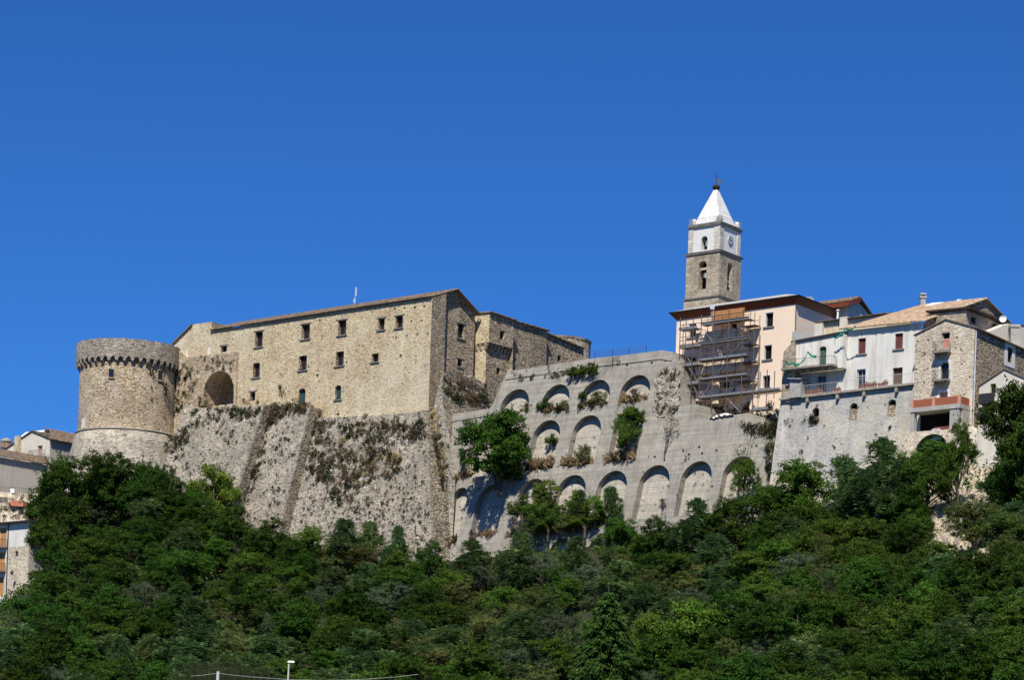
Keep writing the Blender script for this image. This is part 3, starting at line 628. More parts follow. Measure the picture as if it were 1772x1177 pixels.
# coping course of the parapet
up_ = outl[7:13]
for p, q in zip(up_, up_[1:]):
    mb.hexa([AR.pt(p[0], p[1]-1.15, -.1), AR.pt(q[0], q[1]-1.15, -.1), AR.pt(q[0], q[1]-1.15, .10), AR.pt(p[0], p[1]-1.15, .10)], [AR.pt(p[0], p[1]+.03, -.1), AR.pt(q[0], q[1]+.03, -.1), AR.pt(q[0], q[1]+.03, .10), AR.pt(p[0], p[1]+.03, .10)])
for p, q in zip(outl[3:4], outl[4:5]):
    mb.hexa([AR.pt(p[0], p[1]-1.0, -.1), AR.pt(q[0], q[1]-1.0, -.1), AR.pt(q[0], q[1]-1.0, .10), AR.pt(p[0], p[1]-1.0, .10)], [AR.pt(p[0], p[1]+.03, -.1), AR.pt(q[0], q[1]+.03, -.1), AR.pt(q[0], q[1]+.03, .10), AR.pt(p[0], p[1]+.03, .10)])
mb.build('wall', M['conc'], arc)
for a0, a1, zb_, zc_, h in hl:
    mb = MB(); nn = 8; nz = 12                 # slightly wavy infill sheet
    aa0, aa1, zz0, zz1 = a0-.2, a1+.2, zb_-.2, zc_+.2
    g = [[AR.pt(aa0+(aa1-aa0)*i/nn, zz0+(zz1-zz0)*j/nz, -1.0+.04*noise.noise(V((i*.7+a0, j*.6, 1)))) for i in range(nn+1)] for j in range(nz+1)]
    i0 = len(mb.v)
    for r in g: mb.v += [tuple(p) for p in r]
    for j in range(nz):
        for i in range(nn): mb.f.append((i0+j*(nn+1)+i, i0+j*(nn+1)+i+1, i0+(j+1)*(nn+1)+i+1, i0+(j+1)*(nn+1)+i)); mb.m.append(0)
    mb.build('arch_infill', M['infill'], arc)
# drain holes
mb = MB()
for u, v in [(887, 654), (900, 652), (920, 649), (965, 648), (1085, 632), (1128, 628), (1152, 624), (786, 727), (803, 726), (816, 724), (832, 723), (843, 721), (1210, 774), (1240, 780), (1215, 785), (1309, 772), (1192, 787), (1133, 791), (800, 770), (1350, 0)]:
    if v: bx = wb(AR, u, v, 3.4, 3.4); mb.pbox(AR, bx[0], bx[1], bx[2], bx[3], -.1, .012)
mb.build('drain_holes', M['void'], arc)
# rubble patch beside the scaffold
pw = thing('rubble_wall', 'broken rubble stone wall patch between arcade and scaffolding', 'wall', tuple(AR.w(1150, 720)))
mb = MB(); g = []; PP = [(1138, 640), (1150, 632), (1166, 636), (1175, 650), (1175, 704), (1166, 716), (1150, 722), (1134, 724), (1128, 706), (1137, 682), (1131, 660)]
def inside(u, v, poly):
    ins = False; j = len(poly)-1
    for i in range(len(poly)):
        (x1, y1), (x2, y2) = poly[i], poly[j]
        if (y1 > v) != (y2 > v) and u < (x2-x1)*(v-y1)/(y2-y1)+x1: ins = not ins
        j = i
    return ins
NU, NVv = 34, 60
for j in range(NVv):
    row = []
    for i in range(NU):
        u = 1122+58*i/(NU-1); v = 626+104*j/(NVv-1); a, z = AR.hit(u, v); ok = inside(u+5*noise.noise(V((u*.12, v*.12, 0))), v+5*noise.noise(V((u*.12, v*.12, 5))), PP)
        row.append((AR.pt(a, z, .06+.08*noise.noise(V((a*1.5, z*1.8, 0)))+.02*random.random()), ok, AR.pt(a, z, -.05)))
    g.append(row)
for j in range(NVv-1):
    for i in range(NU-1):
        q4 = [g[j][i], g[j][i+1], g[j+1][i+1], g[j+1][i]]
        if sum(q[1] for q in q4) >= 2: mb.face([q[0] if q[1] else q[2] for q in q4])
mb.build('wall', M['scarp'], pw)
# fence on the terrace
fe = thing('wire_fence', 'thin dark mesh fence on the terrace right of the castle', 'fence', tuple(P(1070, 620, 316)))
mb = MB(); tops = [(1029, 608, 628), (1060, 605, 624), (1088, 602, 621), (1118, 598, 617)]
for u, v0, v1 in tops: mb = MB(); mb.tube([P(u+.5, v0-1, 312), P(u, v1+8, 312)], .035, 4); mb.build('post', M['iron'], fe)
mb = MB()
for k in range(9):
    t = k/8; pts = [P(u, v0+(v1+2-v0)*t, 312) for u, v0, v1 in tops]; mb.tube(pts, .008, 3)
for i in range(80):
    u = 1029+89*i/79; t = (u-1029)/89; v0 = 608-10*t; mb.tube([P(u, v0, 312), P(u, v0+21, 312)], .006, 3)
mb.build('mesh', M['iron'], fe)
# terrace behind the arcade
tr = thing('stone_terrace', 'paved terrace behind the arcaded wall parapet', 'terrace', tuple(AR.pt(20, 48, -8)))
mb = MB(); c1 = [AR.pt(p[0], p[1]-1.1, -.3) for p in up_]; mb.slab(c1+[c1[-1]+V((8, 16, 0)), c1[0]+V((8, 16, 0))], .4); mb.build('paving', M['concpl'], tr)
# ================================================================== BELL TOWER
BK1, BK2 = -.8, 1.3
BT = P(1245.6, 420, 318); bl1 = Pl(BT, BK1); br1 = Pl(BT, BK2)
bt = thing('bell_tower', 'square stone bell tower with clock, white upper stage and white pyramid spire', 'bell tower', tuple(P(1235, 560, 318)))
cenx = None
def stage(v_top, v_bot, uL_t, uR_t, uC_t, mats, holesL=(), holesR=(), grow=0, name='wall', depth=.7):
    # square prism round the tower axis: half size from the left face width
    pass
aL_ = abs(bl1.hit(1192.6, 420)[0]); aR_ = br1.hit(1282.5, 420)[0]
S = (aL_+aR_)/2                                # side length of the upper stage
# centre of the tower in plan
dL = -bl1.d; dR = br1.d
cen = BT+dL*S/2+dR*S/2
def corner(s_): return [cen-dL*s_/2-dR*s_/2, cen+dL*s_/2-dR*s_/2, cen+dL*s_/2+dR*s_/2, cen-dL*s_/2+dR*s_/2]
def box_stage(mb, s0, z0, s1, z1, m=0):
    b_ = [V((p.x, p.y, z0)) for p in corner(s0)]; t_ = [V((p.x, p.y, z1)) for p in corner(s1)]; mb.hexa(b_, t_, m)
zz = lambda v: bl1.hit(1245, v)[1]
zU1, zU0, zL0, zB = zz(388), zz(434), zz(511), zz(511)
def facewalls(mb, s_, z0, z1, hL, hR, depth, m=0):
    q = corner(s_); pL_ = Pl(V((q[0].x, q[0].y, z0)), BK1); pR_ = Pl(V((q[0].x, q[0].y, z0)), BK2)
    mb.wall(pL_, rect(-s_, 0, z0, z1), [h(pL_) for h in hL], depth, 0, m); mb.wall(pR_, rect(0, s_, z0, z1), [h(pR_) for h in hR], depth, 0, m)
    mb.face([V((p.x, p.y, z)) for p, z in ((q[1], z0), (q[2], z0), (q[2], z1), (q[1], z1))], m); mb.face([V((p.x, p.y, z)) for p, z in ((q[3], z0), (q[2], z0), (q[2], z1), (q[3], z1))], m)
    return pL_, pR_
def ah(u, v, w_, h): return lambda pl: arch(*[wb(pl, u, v, w_, h)[i] for i in (0, 1, 2, 3)], 12)
def ah2(w_, h, zc0, frac=.5):                  # arch centred on a face
    return lambda pl, s_=S, sg=1: None
def cen_arch(sgn, s_, zlo, zhi, wid): return lambda pl: arch(sgn*s_/2-wid/2, sgn*s_/2+wid/2, zlo, zhi, 12)
mb = MB(); SL = S*1.05
hw = 1.25
zA0, zA1 = zz(505)+.3, zz(446)-.2
facewalls(mb, SL, zz(511), zU0-.15, [cen_arch(-1, SL, zz(497), zz(448), 1.25)], [cen_arch(1, SL, zz(497), zz(448), 1.25)], .95, 0)
# corner quoin strips of the upper stage and the white fields between
q = corner(S); pU = Pl(V((q[0].x, q[0].y, 0)), BK1); pV = Pl(V((q[0].x, q[0].y, 0)), BK2)
facewalls(mb, S*1.10, 40, zz(522), [], [], .1, 0)
box_stage(mb, S*1.10, zz(522), S*1.08, zz(511)-.25, 0)
facewalls(mb, S-.16, zU0, zU1, [cen_arch(-1, S-.16, zz(428), zz(404), 1.0)], [], .8, 1)
for sgn, pl in ((-1, pU), (1, pV)):
    for a, b_ in ((0, .95), (S-.75, S)):
        x0, x1 = sorted((sgn*a, sgn*b_)); mb.pbox(pl, x0, x1, zU0+.01, zU1-.01, -.3, 0, 2)
mb.build('wall', [M['ashlar'], M['whitep'], M['paleash']], bt)
# dark chambers
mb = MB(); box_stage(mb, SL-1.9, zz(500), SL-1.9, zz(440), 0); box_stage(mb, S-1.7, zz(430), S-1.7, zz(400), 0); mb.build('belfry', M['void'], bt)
mb = MB()
for z, s_, h in ((zU1, S+.42, .18), (zU1+.18, S+.2, .25), (zU0-.12, SL+.45, .2), (zU0+.08, SL+.15, .14), (zz(511)-.2, S*1.10+.3, .2)):
    mb = MB(); box_stage(mb, s_-.15, z, s_, z+h); mb.build('cornice', M['cornice'], bt)
# spire (truncated pyramid)
zS0 = zU1+.43; zS1 = zz(331)+1.7; zS1 = P(1243, 329, cen.y).z
mb = MB(); box_stage(mb, S-.85, zS0, .5, zS1); mb.build('spire', M['spire'], bt)
mb = MB(); c0 = V((cen.x, cen.y, 0)); mb.lathe((cen.x, cen.y), [(.3, zS1), (.36, zS1+.12), (.5, zS1+.3), (.5, zS1+.5), (.3, zS1+.68), (.05, zS1+.75)], 16); mb.tube([c0+UP*(zS1+.7), c0+UP*(zS1+2.2)], .04, 5)
mb.tube([c0+UP*(zS1+1.85)+V((-.3, 0, 0)), c0+UP*(zS1+1.85)+V((.3, 0, 0))], .03, 4); mb.build('finial', M['darkwood'], bt)
mb = MB(); mb.slab([c0+V((0, 0, zS1+1.1)), c0+V((.55, 0, zS1+1.0)), c0+V((.7, 0, zS1+1.2)), c0+V((.5, 0, zS1+1.42)), c0+V((0, 0, zS1+1.35))], .03, 0, V((0, 1, 0))); mb.build('weather_vane', M['rust'], bt)
for i, p in enumerate(corner(S-.1)):           # carved shell ornaments on the corners
    mb = MB(); o_ = (p-cen); o_.z = 0; o_.normalize(); t_ = V((-o_.y, o_.x, 0)); b0 = V((p.x, p.y, zS0))-o_*.35
    prof = [b0+t_*(.52*cos(pi*k/8))+UP*(.15+.78*sin(pi*k/8)) for k in range(9)]; prof = [b0+t_*.5]+prof+[b0-t_*.5]
    mb.slab(prof, .42, 0, -o_)
    for k in range(1, 8): mb.tube([b0+o_*.03+UP*.1, b0+o_*.06+t_*(.44*cos(pi*k/8))+UP*(.15+.7*sin(pi*k/8))], .05, 4)
    mb.build('corner_ornament', M['paleash'], bt)
# railing round the spire foot
mb = MB(); cc = [V((p.x, p.y, zS0)) for p in corner(S+.05)]; railing(mb, cc+[cc[0]], .75, .22, .012, .018); mb.build('railing', M['metal'], bt)
# clock on the right face
pc_ = Pl(V((q[0].x, q[0].y, 0)), BK2); za_ = (zU0+zU1)/2+.15; sc0 = S/2+.05
mb = MB(); pts = [pc_.pt(sc0+.56*cos(2*pi*k/32), za_+.56*sin(2*pi*k/32), .04) for k in range(32)]; mb.slab(pts, .14, 0, -pc_.n); ck = mb.build('clock', M['metal'], bt)
mb = MB()
for k in range(12): a = 2*pi*k/12; mb = MB(); mb.slab([pc_.pt(sc0+x*cos(a)-y*sin(a), za_+x*sin(a)+y*cos(a), .06) for x, y in ((.40, -.03), (.5, -.03), (.5, .03), (.40, .03))], .015, 0, -pc_.n); mb.build('hour_mark', M['iron'], ck)
for an_, L in ((.6, .3), (2.6, .46)):
    mb = MB(); mb.slab([pc_.pt(sc0+x*cos(an_)-y*sin(an_), za_+x*sin(an_)+y*cos(an_), .075) for x, y in ((-.1, -.05), (L, -.03), (L, .03), (-.1, .05))], .012, 0, -pc_.n); mb.build('hand', M['iron'], ck)
mb = MB(); n_ = 32
for k in range(n_):
    a, b2 = 2*pi*k/n_, 2*pi*(k+1)/n_; mb.face([pc_.pt(sc0+.56*cos(a), za_+.56*sin(a), .07), pc_.pt(sc0+.56*cos(b2), za_+.56*sin(b2), .07), pc_.pt(sc0+.60*cos(b2), za_+.60*sin(b2), .07), pc_.pt(sc0+.60*cos(a), za_+.60*sin(a), .07)])
mb.build('rim', M['iron'], ck)
# bells
for sgn, pl, z, s_, r in ((-1, pU, zz(470), SL, .42), (1, pV, zz(478), SL, .4), (-1, pU, zz(415), S, .26)):
    p = pl.pt(sgn*S/2+.1, z, -.45); mb = MB(); mb.lathe((p.x, p.y), [(r, z-.5), (r*.72, z-.25), (r*.55, z+.1), (r*.3, z+.25), (.03, z+.27)], 20)
    b_ = mb.build('bell', M['bronze'], bt, True)
    mb = MB(); mb.pbox(pl, sgn*S/2-.55, sgn*S/2+.55, z+.27, z+.42, -.55, -.35); mb.build('beam', M['darkwood'], bt)
mb = MB(); mb.pbox(pU, -S/2-.5, -S/2+.6, zz(463), zz(463)+.28, -.3, -.05); mb.build('lintel', M['pinkstone'], bt)
# ================================================================== PEACH HOUSE
YP = AR.w(1166, 612).y+4.5
PF = Pl(P(1376, 560, YP-12.2), -.85); PS = Pl(P(1376, 560, YP-12.2), 1.35)
ph = thing('peach_house', 'peach plastered house with dark red eaves, half behind scaffolding', 'house', tuple(PF.w(1270, 700)))
aPL = PF.hit(1169, 620)[0]; zPE = PF.hit(1376, 526)[1]
pw_ = [(1331, 553.4, 13.5, 24), (1328.6, 610, 13.5, 24.5), (1326, 661, 12.6, 21.4), (1198, 572, 13, 24), (1198, 630, 12, 22)]
pd_ = [(1269, 571, 12, 24), (1259, 628, 11, 24), (1256, 673, 12, 22), (1222, 650, 10, 20)]
hs = [wb(PF, *x) for x in pw_+pd_]
mb = MB(); mb.wall(PF, rect(aPL, 0, PF.hit(1300, 712)[1]-2, zPE), [rect(*h) for h in hs], .35)
aPR = PS.hit(1455, 590)[0]+4; zPS = zPE
mb.wall(PS, rect(0, aPR, 44, zPE)); bk = [PF.pt(aPL, 44), PF.pt(aPL, 44)+PS.d*aPR, PS.pt(aPR, 44)]
mb.face([bk[0], bk[1], bk[1]+UP*(zPE-44), bk[0]+UP*(zPE-44)]); mb.face([bk[1], bk[2], bk[2]+UP*(zPE-44), bk[1]+UP*(zPE-44)])
mb.build('wall', M['peach'], ph)
for i, h in enumerate(hs):
    window(ph, PF, h, 'void', .32, 0, i < 5)
    if i < 5:
        mb = MB(); mb.pbox(PF, h[0]-.02, h[0]+.05, h[2]+.02, h[3]-.02, -.30, -.01); mb.pbox(PF, h[0]-.14, h[0]-.03, h[2], h[3], 0, .02); mb.pbox(PF, h[1]+.02, h[1]+.12, h[2], h[3], 0, .02); mb.pbox(PF, h[0]-.14, h[1]+.12, h[3]+.01, h[3]+.12, 0, .02); mb.build('surround', M['whitep'], ph)
cs = [PF.pt(aPL, zPE), PF.pt(0, zPE), PS.pt(aPR, zPE), PF.pt(aPL, zPE)+PS.d*aPR]; cen2 = sum(cs, V((0, 0, 0)))/4
def grow(ps, e): 
    out = []
    for p in ps: d = p-cen2; d.z = 0; out.append(p+d.normalized()*e)
    return out
mb = MB(); g1_, g2_ = grow(cs, .1), grow(cs, .95)
mb.hexa([p for p in g1_], [p+UP*.75 for p in g2_]); mb.build('eaves', M['redwood'], ph)
mb = MB(); mb.hexa([p+UP*.75 for p in grow(cs, .96)], [p+UP*.93 for p in grow(cs, 1.1)]); mb.build('gutter', M['gutter'], ph)
mb = MB(); ap = [p.lerp(cen2, .35) for p in cs]; mb.hexa([p+UP*.93 for p in grow(cs, 1.0)], [V((p.x, p.y, zPE+2.1)) for p in ap]); mb.build('roof', M['concpl'], ph)
mb = MB(); mb.tube([PF.pt(.12, 46, .12), PF.pt(.12, zPE+.1, .12)], .06, 6); mb.build('drainpipe', M['gutter'], ph)
# boarding under the eaves, balconies
mb = MB(); x0, x1, zq, zr_ = wb(PF, 1259, 547, 56, 15, .9); mb.pbox(PF, x0, x1, zq-.3, zr_+.3, .75, .8); mb.build('boarding', M['ply'], ph)
for v, u0, u1, d in ((588, 1214, 1291, 1.3), (645, 1214, 1291, 1.3), (690, 1214, 1291, 1.3)):
    a, z = PF.hit(u0, v+4); b_, _ = PF.hit(u1, v-4); z = (z+PF.hit(u1, v-4)[1])/2
    mb = MB(); mb.pbox(PF, a, b_, z-.18, z, .0, d); mb.pbox(PF, a, b_, z, z+.95, d-.12, d); mb.pbox(PF, b_-.12, b_, z, z+.95, .0, d-.12); mb.build('balcony', M['peach'], ph)
mb = MB(); a, z = PF.hit(1244, 675); mb.pbox(PF, a-.2, a+.8, z-2, z+2.2, .02, 1.2); mb.build('wing_wall', M['peach'], ph)
# dark foot wall
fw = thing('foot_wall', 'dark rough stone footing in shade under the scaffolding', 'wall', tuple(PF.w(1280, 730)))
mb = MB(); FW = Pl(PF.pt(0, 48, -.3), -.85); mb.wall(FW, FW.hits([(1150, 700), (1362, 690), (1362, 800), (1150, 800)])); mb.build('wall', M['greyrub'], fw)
ww = thing('plastic_sheet', 'crumpled white sheet on the ledge below the scaffolding', 'sheet', tuple(AR.w(1250, 722)))
mb = MB()
for i in range(16):
    for j in range(4):
        def sp_(i, j): u = 1228+2.6*i; p = AR.w(u, 724-.14*(u-1228), -.6*j+.3); return p+UP*(.35*math.exp(-((j-1.3)/1.2)**2)*(math.exp(-((i-9)/5.0)**2))+.38*noise.noise(V((i*.55, j*.9, 0))))
        mb.face([sp_(i, j), sp_(i+1, j), sp_(i+1, j+1), sp_(i, j+1)])
mb.build('cloth', M['whitep'], ww, True)
# ================================================================== SCAFFOLDING
sf = thing('scaffolding', 'rusty tube scaffolding with grey decks against the peach house', 'scaffolding', tuple(PF.w(1240, 705, 2)))
OI, OO = 1.5, 2.7
def pa(u, v=620, o=OO): return PF.hit(u, v, o)
decks = [((1175, 570), (1206, 568), 1), ((1213, 561), (1296, 552), 0), ((1176, 603), (1209, 597), 1), ((1209, 596), (1294, 585), 0), ((1175, 636), (1209, 628), 1), ((1209, 624), (1292, 616), 0), ((1174, 668), (1208, 661), 1), ((1208, 659), (1292, 648), 0), ((1209, 692), (1350, 672), 0), ((1303, 711), (1329, 706), 2)]
for i, (p, q, t) in enumerate(decks):
    o = OO if t != 1 else OO-.3; a, z = PF.hit(*p, o); b_, z2 = PF.hit(*q, o); z = (z+z2)/2; mb = MB()
    mb.pbox(PF, a, b_, z-.07, z, o-1.15, o, 0); mb.pbox(PF, a, b_, z+.0, z+.26, o+.0, o+.05, 1); mb.pbox(PF, a, b_, z-.07, z-.001, o+.0, o+.05, 1)
    mb.build('deck', [M['deckside'], M['steel']], sf)
for p, q in (((1286, 566), (1311, 562)), ((1288, 598), (1309, 594)), ((1281, 629), (1309, 624)), ((1276, 662), (1305, 657))):
    a, z = PF.hit(*p, .9); b_, z2 = PF.hit(*q, .9); mb = MB(); mb.pbox(PF, a, b_, z-.07, z, -.0+.1, 1.4); mb.build('deck', M['deckside'], sf)
ups = [(1176, 550, 700), (1186, 556, 700), (1198, 552, 702), (1212, 545, 735), (1234.5, 540, 735), (1259.5, 537, 733), (1285, 534, 728), (1305, 676, 722), (1329, 640, 740), (1342, 642, 690), (1317, 644, 690)]
for u, v0, v1 in ups:
    a, _ = pa(u); zt_ = PF.hit(u, v0, OO)[1]; zb_ = PF.hit(u-6, v1, OO)[1]
    mb = MB(); mb.tube([PF.pt(a, zb_, OO+.06), PF.pt(a, zt_, OO+.06)], .058, 5); mb.build('upright', M['rust'], sf)
for u, v0, v1 in [(1180, 560, 700), (1196, 560, 700), (1222, 545, 700), (1247, 545, 700), (1272, 545, 700), (1296, 538, 700), (1303, 540, 690), (1312, 546, 690)]:
    a, _ = pa(u, 620, OI); zt_ = PF.hit(u, v0, OI)[1]; zb_ = PF.hit(u, v1, OI)[1]
    mb = MB(); mb.tube([PF.pt(a, zb_, OI-.1), PF.pt(a, zt_, OI-.1)], .045, 5); mb.build('upright', M['rust'], sf)
for (u0, u1, vs) in ((1176, 1296, (548, 556, 577, 583, 590, 597, 612, 622, 629, 646, 655, 662, 675)), (1209, 1350, (682, 688)), (1212, 1296, (545, 550, 575, 608, 640, 702, 716)), (1296, 1312, (556, 588, 620, 650))):
    for v in vs:
        a = pa(u0)[0]; b_ = pa(u1)[0]; z = PF.hit((u0+u1)/2, v, OO)[1]; mb = MB(); mb.tube([PF.pt(a, z, OO+.1), PF.pt(b_, z, OO+.1)], .036, 4); mb.build('guard_rail', M['rust'], sf)
upx = [1212, 1234.5, 1259.5, 1285]; lv = [563, 592, 622, 655, 690, 718]
for j, (v0, v1) in enumerate(zip(lv, lv[1:])):
    for i in range(3):
        a, b_ = pa(upx[i])[0], pa(upx[i+1])[0]; z0 = PF.hit(1250, v0, OO)[1]; z1 = PF.hit(1250, v1, OO)[1]
        if (i+j) % 2: a, b_ = b_, a
        mb = MB(); mb.tube([PF.pt(a, z0, OO-.05), PF.pt(b_, z1, OO-.05)], .027, 4); mb.build('brace', M['metal'] if (i+j) % 3 == 0 else M['rust'], sf)
for j, (v0, v1) in enumerate(zip(lv, lv[1:])):
    for i in range(2):
        a, b_ = pa(upx[i+1], 620, OI)[0], pa(upx[i+2], 620, OI)[0]; z0 = PF.hit(1250, v0, OI)[1]; z1 = PF.hit(1250, v1, OI)[1]
        if (i+j) % 2 == 0: a, b_ = b_, a
        mb = MB(); mb.tube([PF.pt(a, z0, OI-.15), PF.pt(b_, z1, OI-.15)], .03, 4); mb.build('brace', M['rust'], sf)
for v in (568, 600, 630, 664):
    for u in (1176, 1198, 1212, 1234, 1259, 1285):
        a, z = PF.hit(u, v, OO); mb = MB(); mb.tube([PF.pt(a, z-.12, .3), PF.pt(a, z-.12, OO+.15)], .027, 4); mb.build('transom', M['rust'], sf)
for u in (1305, 1329):
    a, _ = pa(u); b_ = pa(u+20)[0]; z0 = PF.hit(u, 680, OO)[1]; z1 = PF.hit(u, 725, OO)[1]; mb = MB(); mb.tube([PF.pt(a, z0, OO), PF.pt(b_, z1, OO)], .027, 4); mb.build('brace', M['metal'], sf)
ln = thing('ladder', 'grey metal ladder leaning inside the scaffolding', 'ladder', tuple(PF.w(1244, 620, 2)))
for dx in (0, 4):
    mb = MB(); mb.tube([PF.w(1238+dx, 592, 2.2), PF.w(1246+dx, 618, 2.2)], .04, 4); mb.build('rail', M['metal'], ln)
mb = MB()
for k in range(7): t = (k+.5)/7; mb.tube([PF.w(1238+8*t, 592+26*t, 2.2), PF.w(1242+8*t, 592+26*t, 2.2)], .025, 4)
mb.build('rungs', M['metal'], ln)
hz = thing('hoist', 'small grey pulley hoist on top of the scaffolding', 'hoist', tuple(PF.w(1232, 545, 2.7)))
mb = MB(); p = PF.w(1232.5, 532, 2.7); mb.hexa([p+V((x, y, -.25)) for x, y in ((-.25, -.2), (.25, -.2), (.25, .2), (-.25, .2))], [p+V((x, y, .25)) for x, y in ((-.3, -.2), (.3, -.2), (.3, .2), (-.3, .2))]); mb.build('motor', M['metal'], hz)
for u in (1231, 1234.5): mb = MB(); mb.tube([PF.w(u, 534, 2.7), PF.w(u-1, 563, 2.7)], .04, 4); mb.build('mast', M['metal'], hz)
# ================================================================== WHITE HOUSE ON ITS LIMEWASHED WALL
WW = Pl(P(1351, 693, 284), -.75, .10); WF = Pl(P(1460, 600, 280.5), -.75)
wl = thing('limewashed_wall', 'tall pale limewashed stone base wall with three bricked arched openings', 'wall', tuple(WW.w(1460, 830)))
hW = [wb(WW, 1411, 720, 12, 28.5), wb(WW, 1476.7, 713, 13, 30), wb(WW, 1543, 706.6, 13.6, 30)]
mb = MB(); ow = WW.hits([(1351, 694), (1582, 667), (1584, 750), (1590, 1000), (1318, 1000), (1330, 850), (1338, 790)])
mb.wall(WW, ow, [arch(h[0], h[1], h[2], h[3], 8, .45) for h in hW], .7)
mb.face([WW.pt(*ow[0]), WW.pt(*ow[1]), WW.pt(*ow[1], -6), WW.pt(*ow[0], -6)])
for p, q in ((ow[4], ow[5]), (ow[5], ow[6]), (ow[6], ow[0])): mb.face([WW.pt(*p), WW.pt(*q), WW.pt(*q, -7), WW.pt(*p, -7)])
mb.build('wall', M['lime'], wl)
for i, h in enumerate(hW):
    mb = MB(); mb.pbox(WW, h[0]-.05, h[1]+.05, h[2]-.05, h[2]+(h[3]-h[2])*(.72 if i else .5), -.72, -.42); mb.build('blocking', M['gable'], wl)
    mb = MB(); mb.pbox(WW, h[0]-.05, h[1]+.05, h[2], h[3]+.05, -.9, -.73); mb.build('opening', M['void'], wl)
mb = MB(); p, q = ow[0], ow[1]
mb.hexa([WW.pt(p[0], p[1], -1.5), WW.pt(q[0], q[1], -1.5), WW.pt(q[0], q[1], .45), WW.pt(p[0], p[1], .45)], [WW.pt(p[0], p[1]+.22, -1.5), WW.pt(q[0], q[1]+.22, -1.5), WW.pt(q[0], q[1]+.22, .45), WW.pt(p[0], p[1]+.22, .45)])
for u, v in ((1400, 690), (1452, 684), (1498, 679), (1554, 672)): a, z = WW.hit(u, v); mb.pbox(WW, a-.15, a+.15, z-.5, z, -.1, .5)
mb.build('terrace_slab', M['cornice'], wl)
mb = MB(); f = lambda t: WW.pt(p[0]+(q[0]-p[0])*t, p[1]+(q[1]-p[1])*t+.22, .35)
railing(mb, [f(.17), f(.45), f(.72), f(.995)], 1.15, .20, .012, .022); mb.build('railing', M['rail'], wl)
wh = thing('white_house', 'white plastered house with maroon shutters and tiled roof, above the limewashed wall', 'house', tuple(WF.w(1500, 680)))
wins = [(1491.4, 599, 13, 27, 'shutter'), (1555.5, 590.5, 13.6, 27, 'shutter'), (1421, 664, 16, 28, 'grey'), (1490, 654, 15, 30, 'grey'), (1553, 652, 17, 31, 'wooddoor')]
hb_ = [wb(WF, *x[:4]) for x in wins]
mb = MB(); zw0 = WF.hit(1500, 700)[1]-2
OUTW = [(WF.hit(1374, 660)[0], zw0), (WF.hit(1596, 660)[0], zw0)]+WF.hits([(1596, 558), (1460, 573), (1460, 640), (1374, 648)])
mb.wall(WF, OUTW, [rect(*h) for h in hb_], .3)
wE = WF.hit(1596, 600)[0]; WS = Pl(WF.pt(wE, 55), K2)
gz = WF.hit(1596, 558)[1]; gr = WS.hit(1704, 518); ge = WS.hit(1748, 562)
mb.wall(WS, [(0, 42), (0, gz), gr, ge, (ge[0], 42)], (), 0, 0, 1)
mb.build('wall', [M['white'], M['gable']], wh)
for x, h in zip(wins, hb_): window(wh, WF, h, x[4], .22 if x[4] == 'shutter' else .3, 0, x[4] == 'shutter')
mb = MB(); E1 = WF.pt(wE+.3, gz+.05, .55); R1 = WS.pt(gr[0], gr[1]+.1, .35); E0 = WF.pt(WF.hit(1455, 600)[0], WF.hit(1460, 571)[1], .55); R0_ = R1+(E0-E1); R0_.z = R1.z-(E1.z-E0.z)
# left edge is cut on the slant
R0_ = R0_+(R1-R0_)*.22
tiles(mb, E0, E1, R1, R0_, .26, .10, .42, 0, .08); G1 = WS.pt(ge[0]+.3, ge[1]-.05, .35); G0 = G1+(E0-E1); tiles(mb, G0, G1, R1, R0_, .6, .1, 1.0)
mb.build('roof', M['tile'], wh)
mb = MB(); c = P(1596.5, 531, 291); mb.hexa([c+V((x, y, -1.4)) for x, y in ((-.32, -.3), (.32, -.3), (.32, .3), (-.32, .3))], [c+V((x, y, 1.0)) for x, y in ((-.3, -.3), (.3, -.3), (.3, .3), (-.3, .3))])
mb.hexa([c+V((x, y, 1.0)) for x, y in ((-.42, -.4), (.42, -.4), (.42, .4), (-.42, .4))], [c+V((x, y, 1.18)) for x, y in ((-.42, -.4), (.42, -.4), (.42, .4), (-.42, .4))])
for dx in (-.25, .25): mb.hexa([c+V((x+dx, y, 1.18)) for x, y in ((-.08, -.25), (.08, -.25), (.08, .25), (-.08, .25))], [c+V((x+dx, y, 1.45)) for x, y in ((-.08, -.25), (.08, -.25), (.08, .25), (-.08, .25))])
mb.hexa([c+V((x, y, 1.45)) for x, y in ((-.38, -.35), (.38, -.35), (.38, .35), (-.38, .35))], [c+V((x, y, 1.6)) for x, y in ((-.3, -.3), (.3, -.3), (.3, .3), (-.3, .3))])
mb.build('chimney', M['concpl'], wh)
nrm = (E1-E0).cross(R1-E1).normalized(); nrm = nrm if nrm.z > 0 else -nrm
def onroof(u, v):
    r = ray(u, v); t = (E1.dot(nrm))/(r.dot(nrm)); return r*t+nrm*.18
mb = MB(); mb.slab([onroof(*x) for x in ((1601, 532), (1624, 528), (1634, 525), (1612, 527))], .1, 0, -nrm); mb.build('skylight', M['dish'], wh)
mb = MB(); mb.slab([onroof(*x) for x in ((1655, 523), (1662, 521), (1664, 520), (1657, 521))], .1, 0, -nrm); mb.build('skylight', M['dish'], wh)
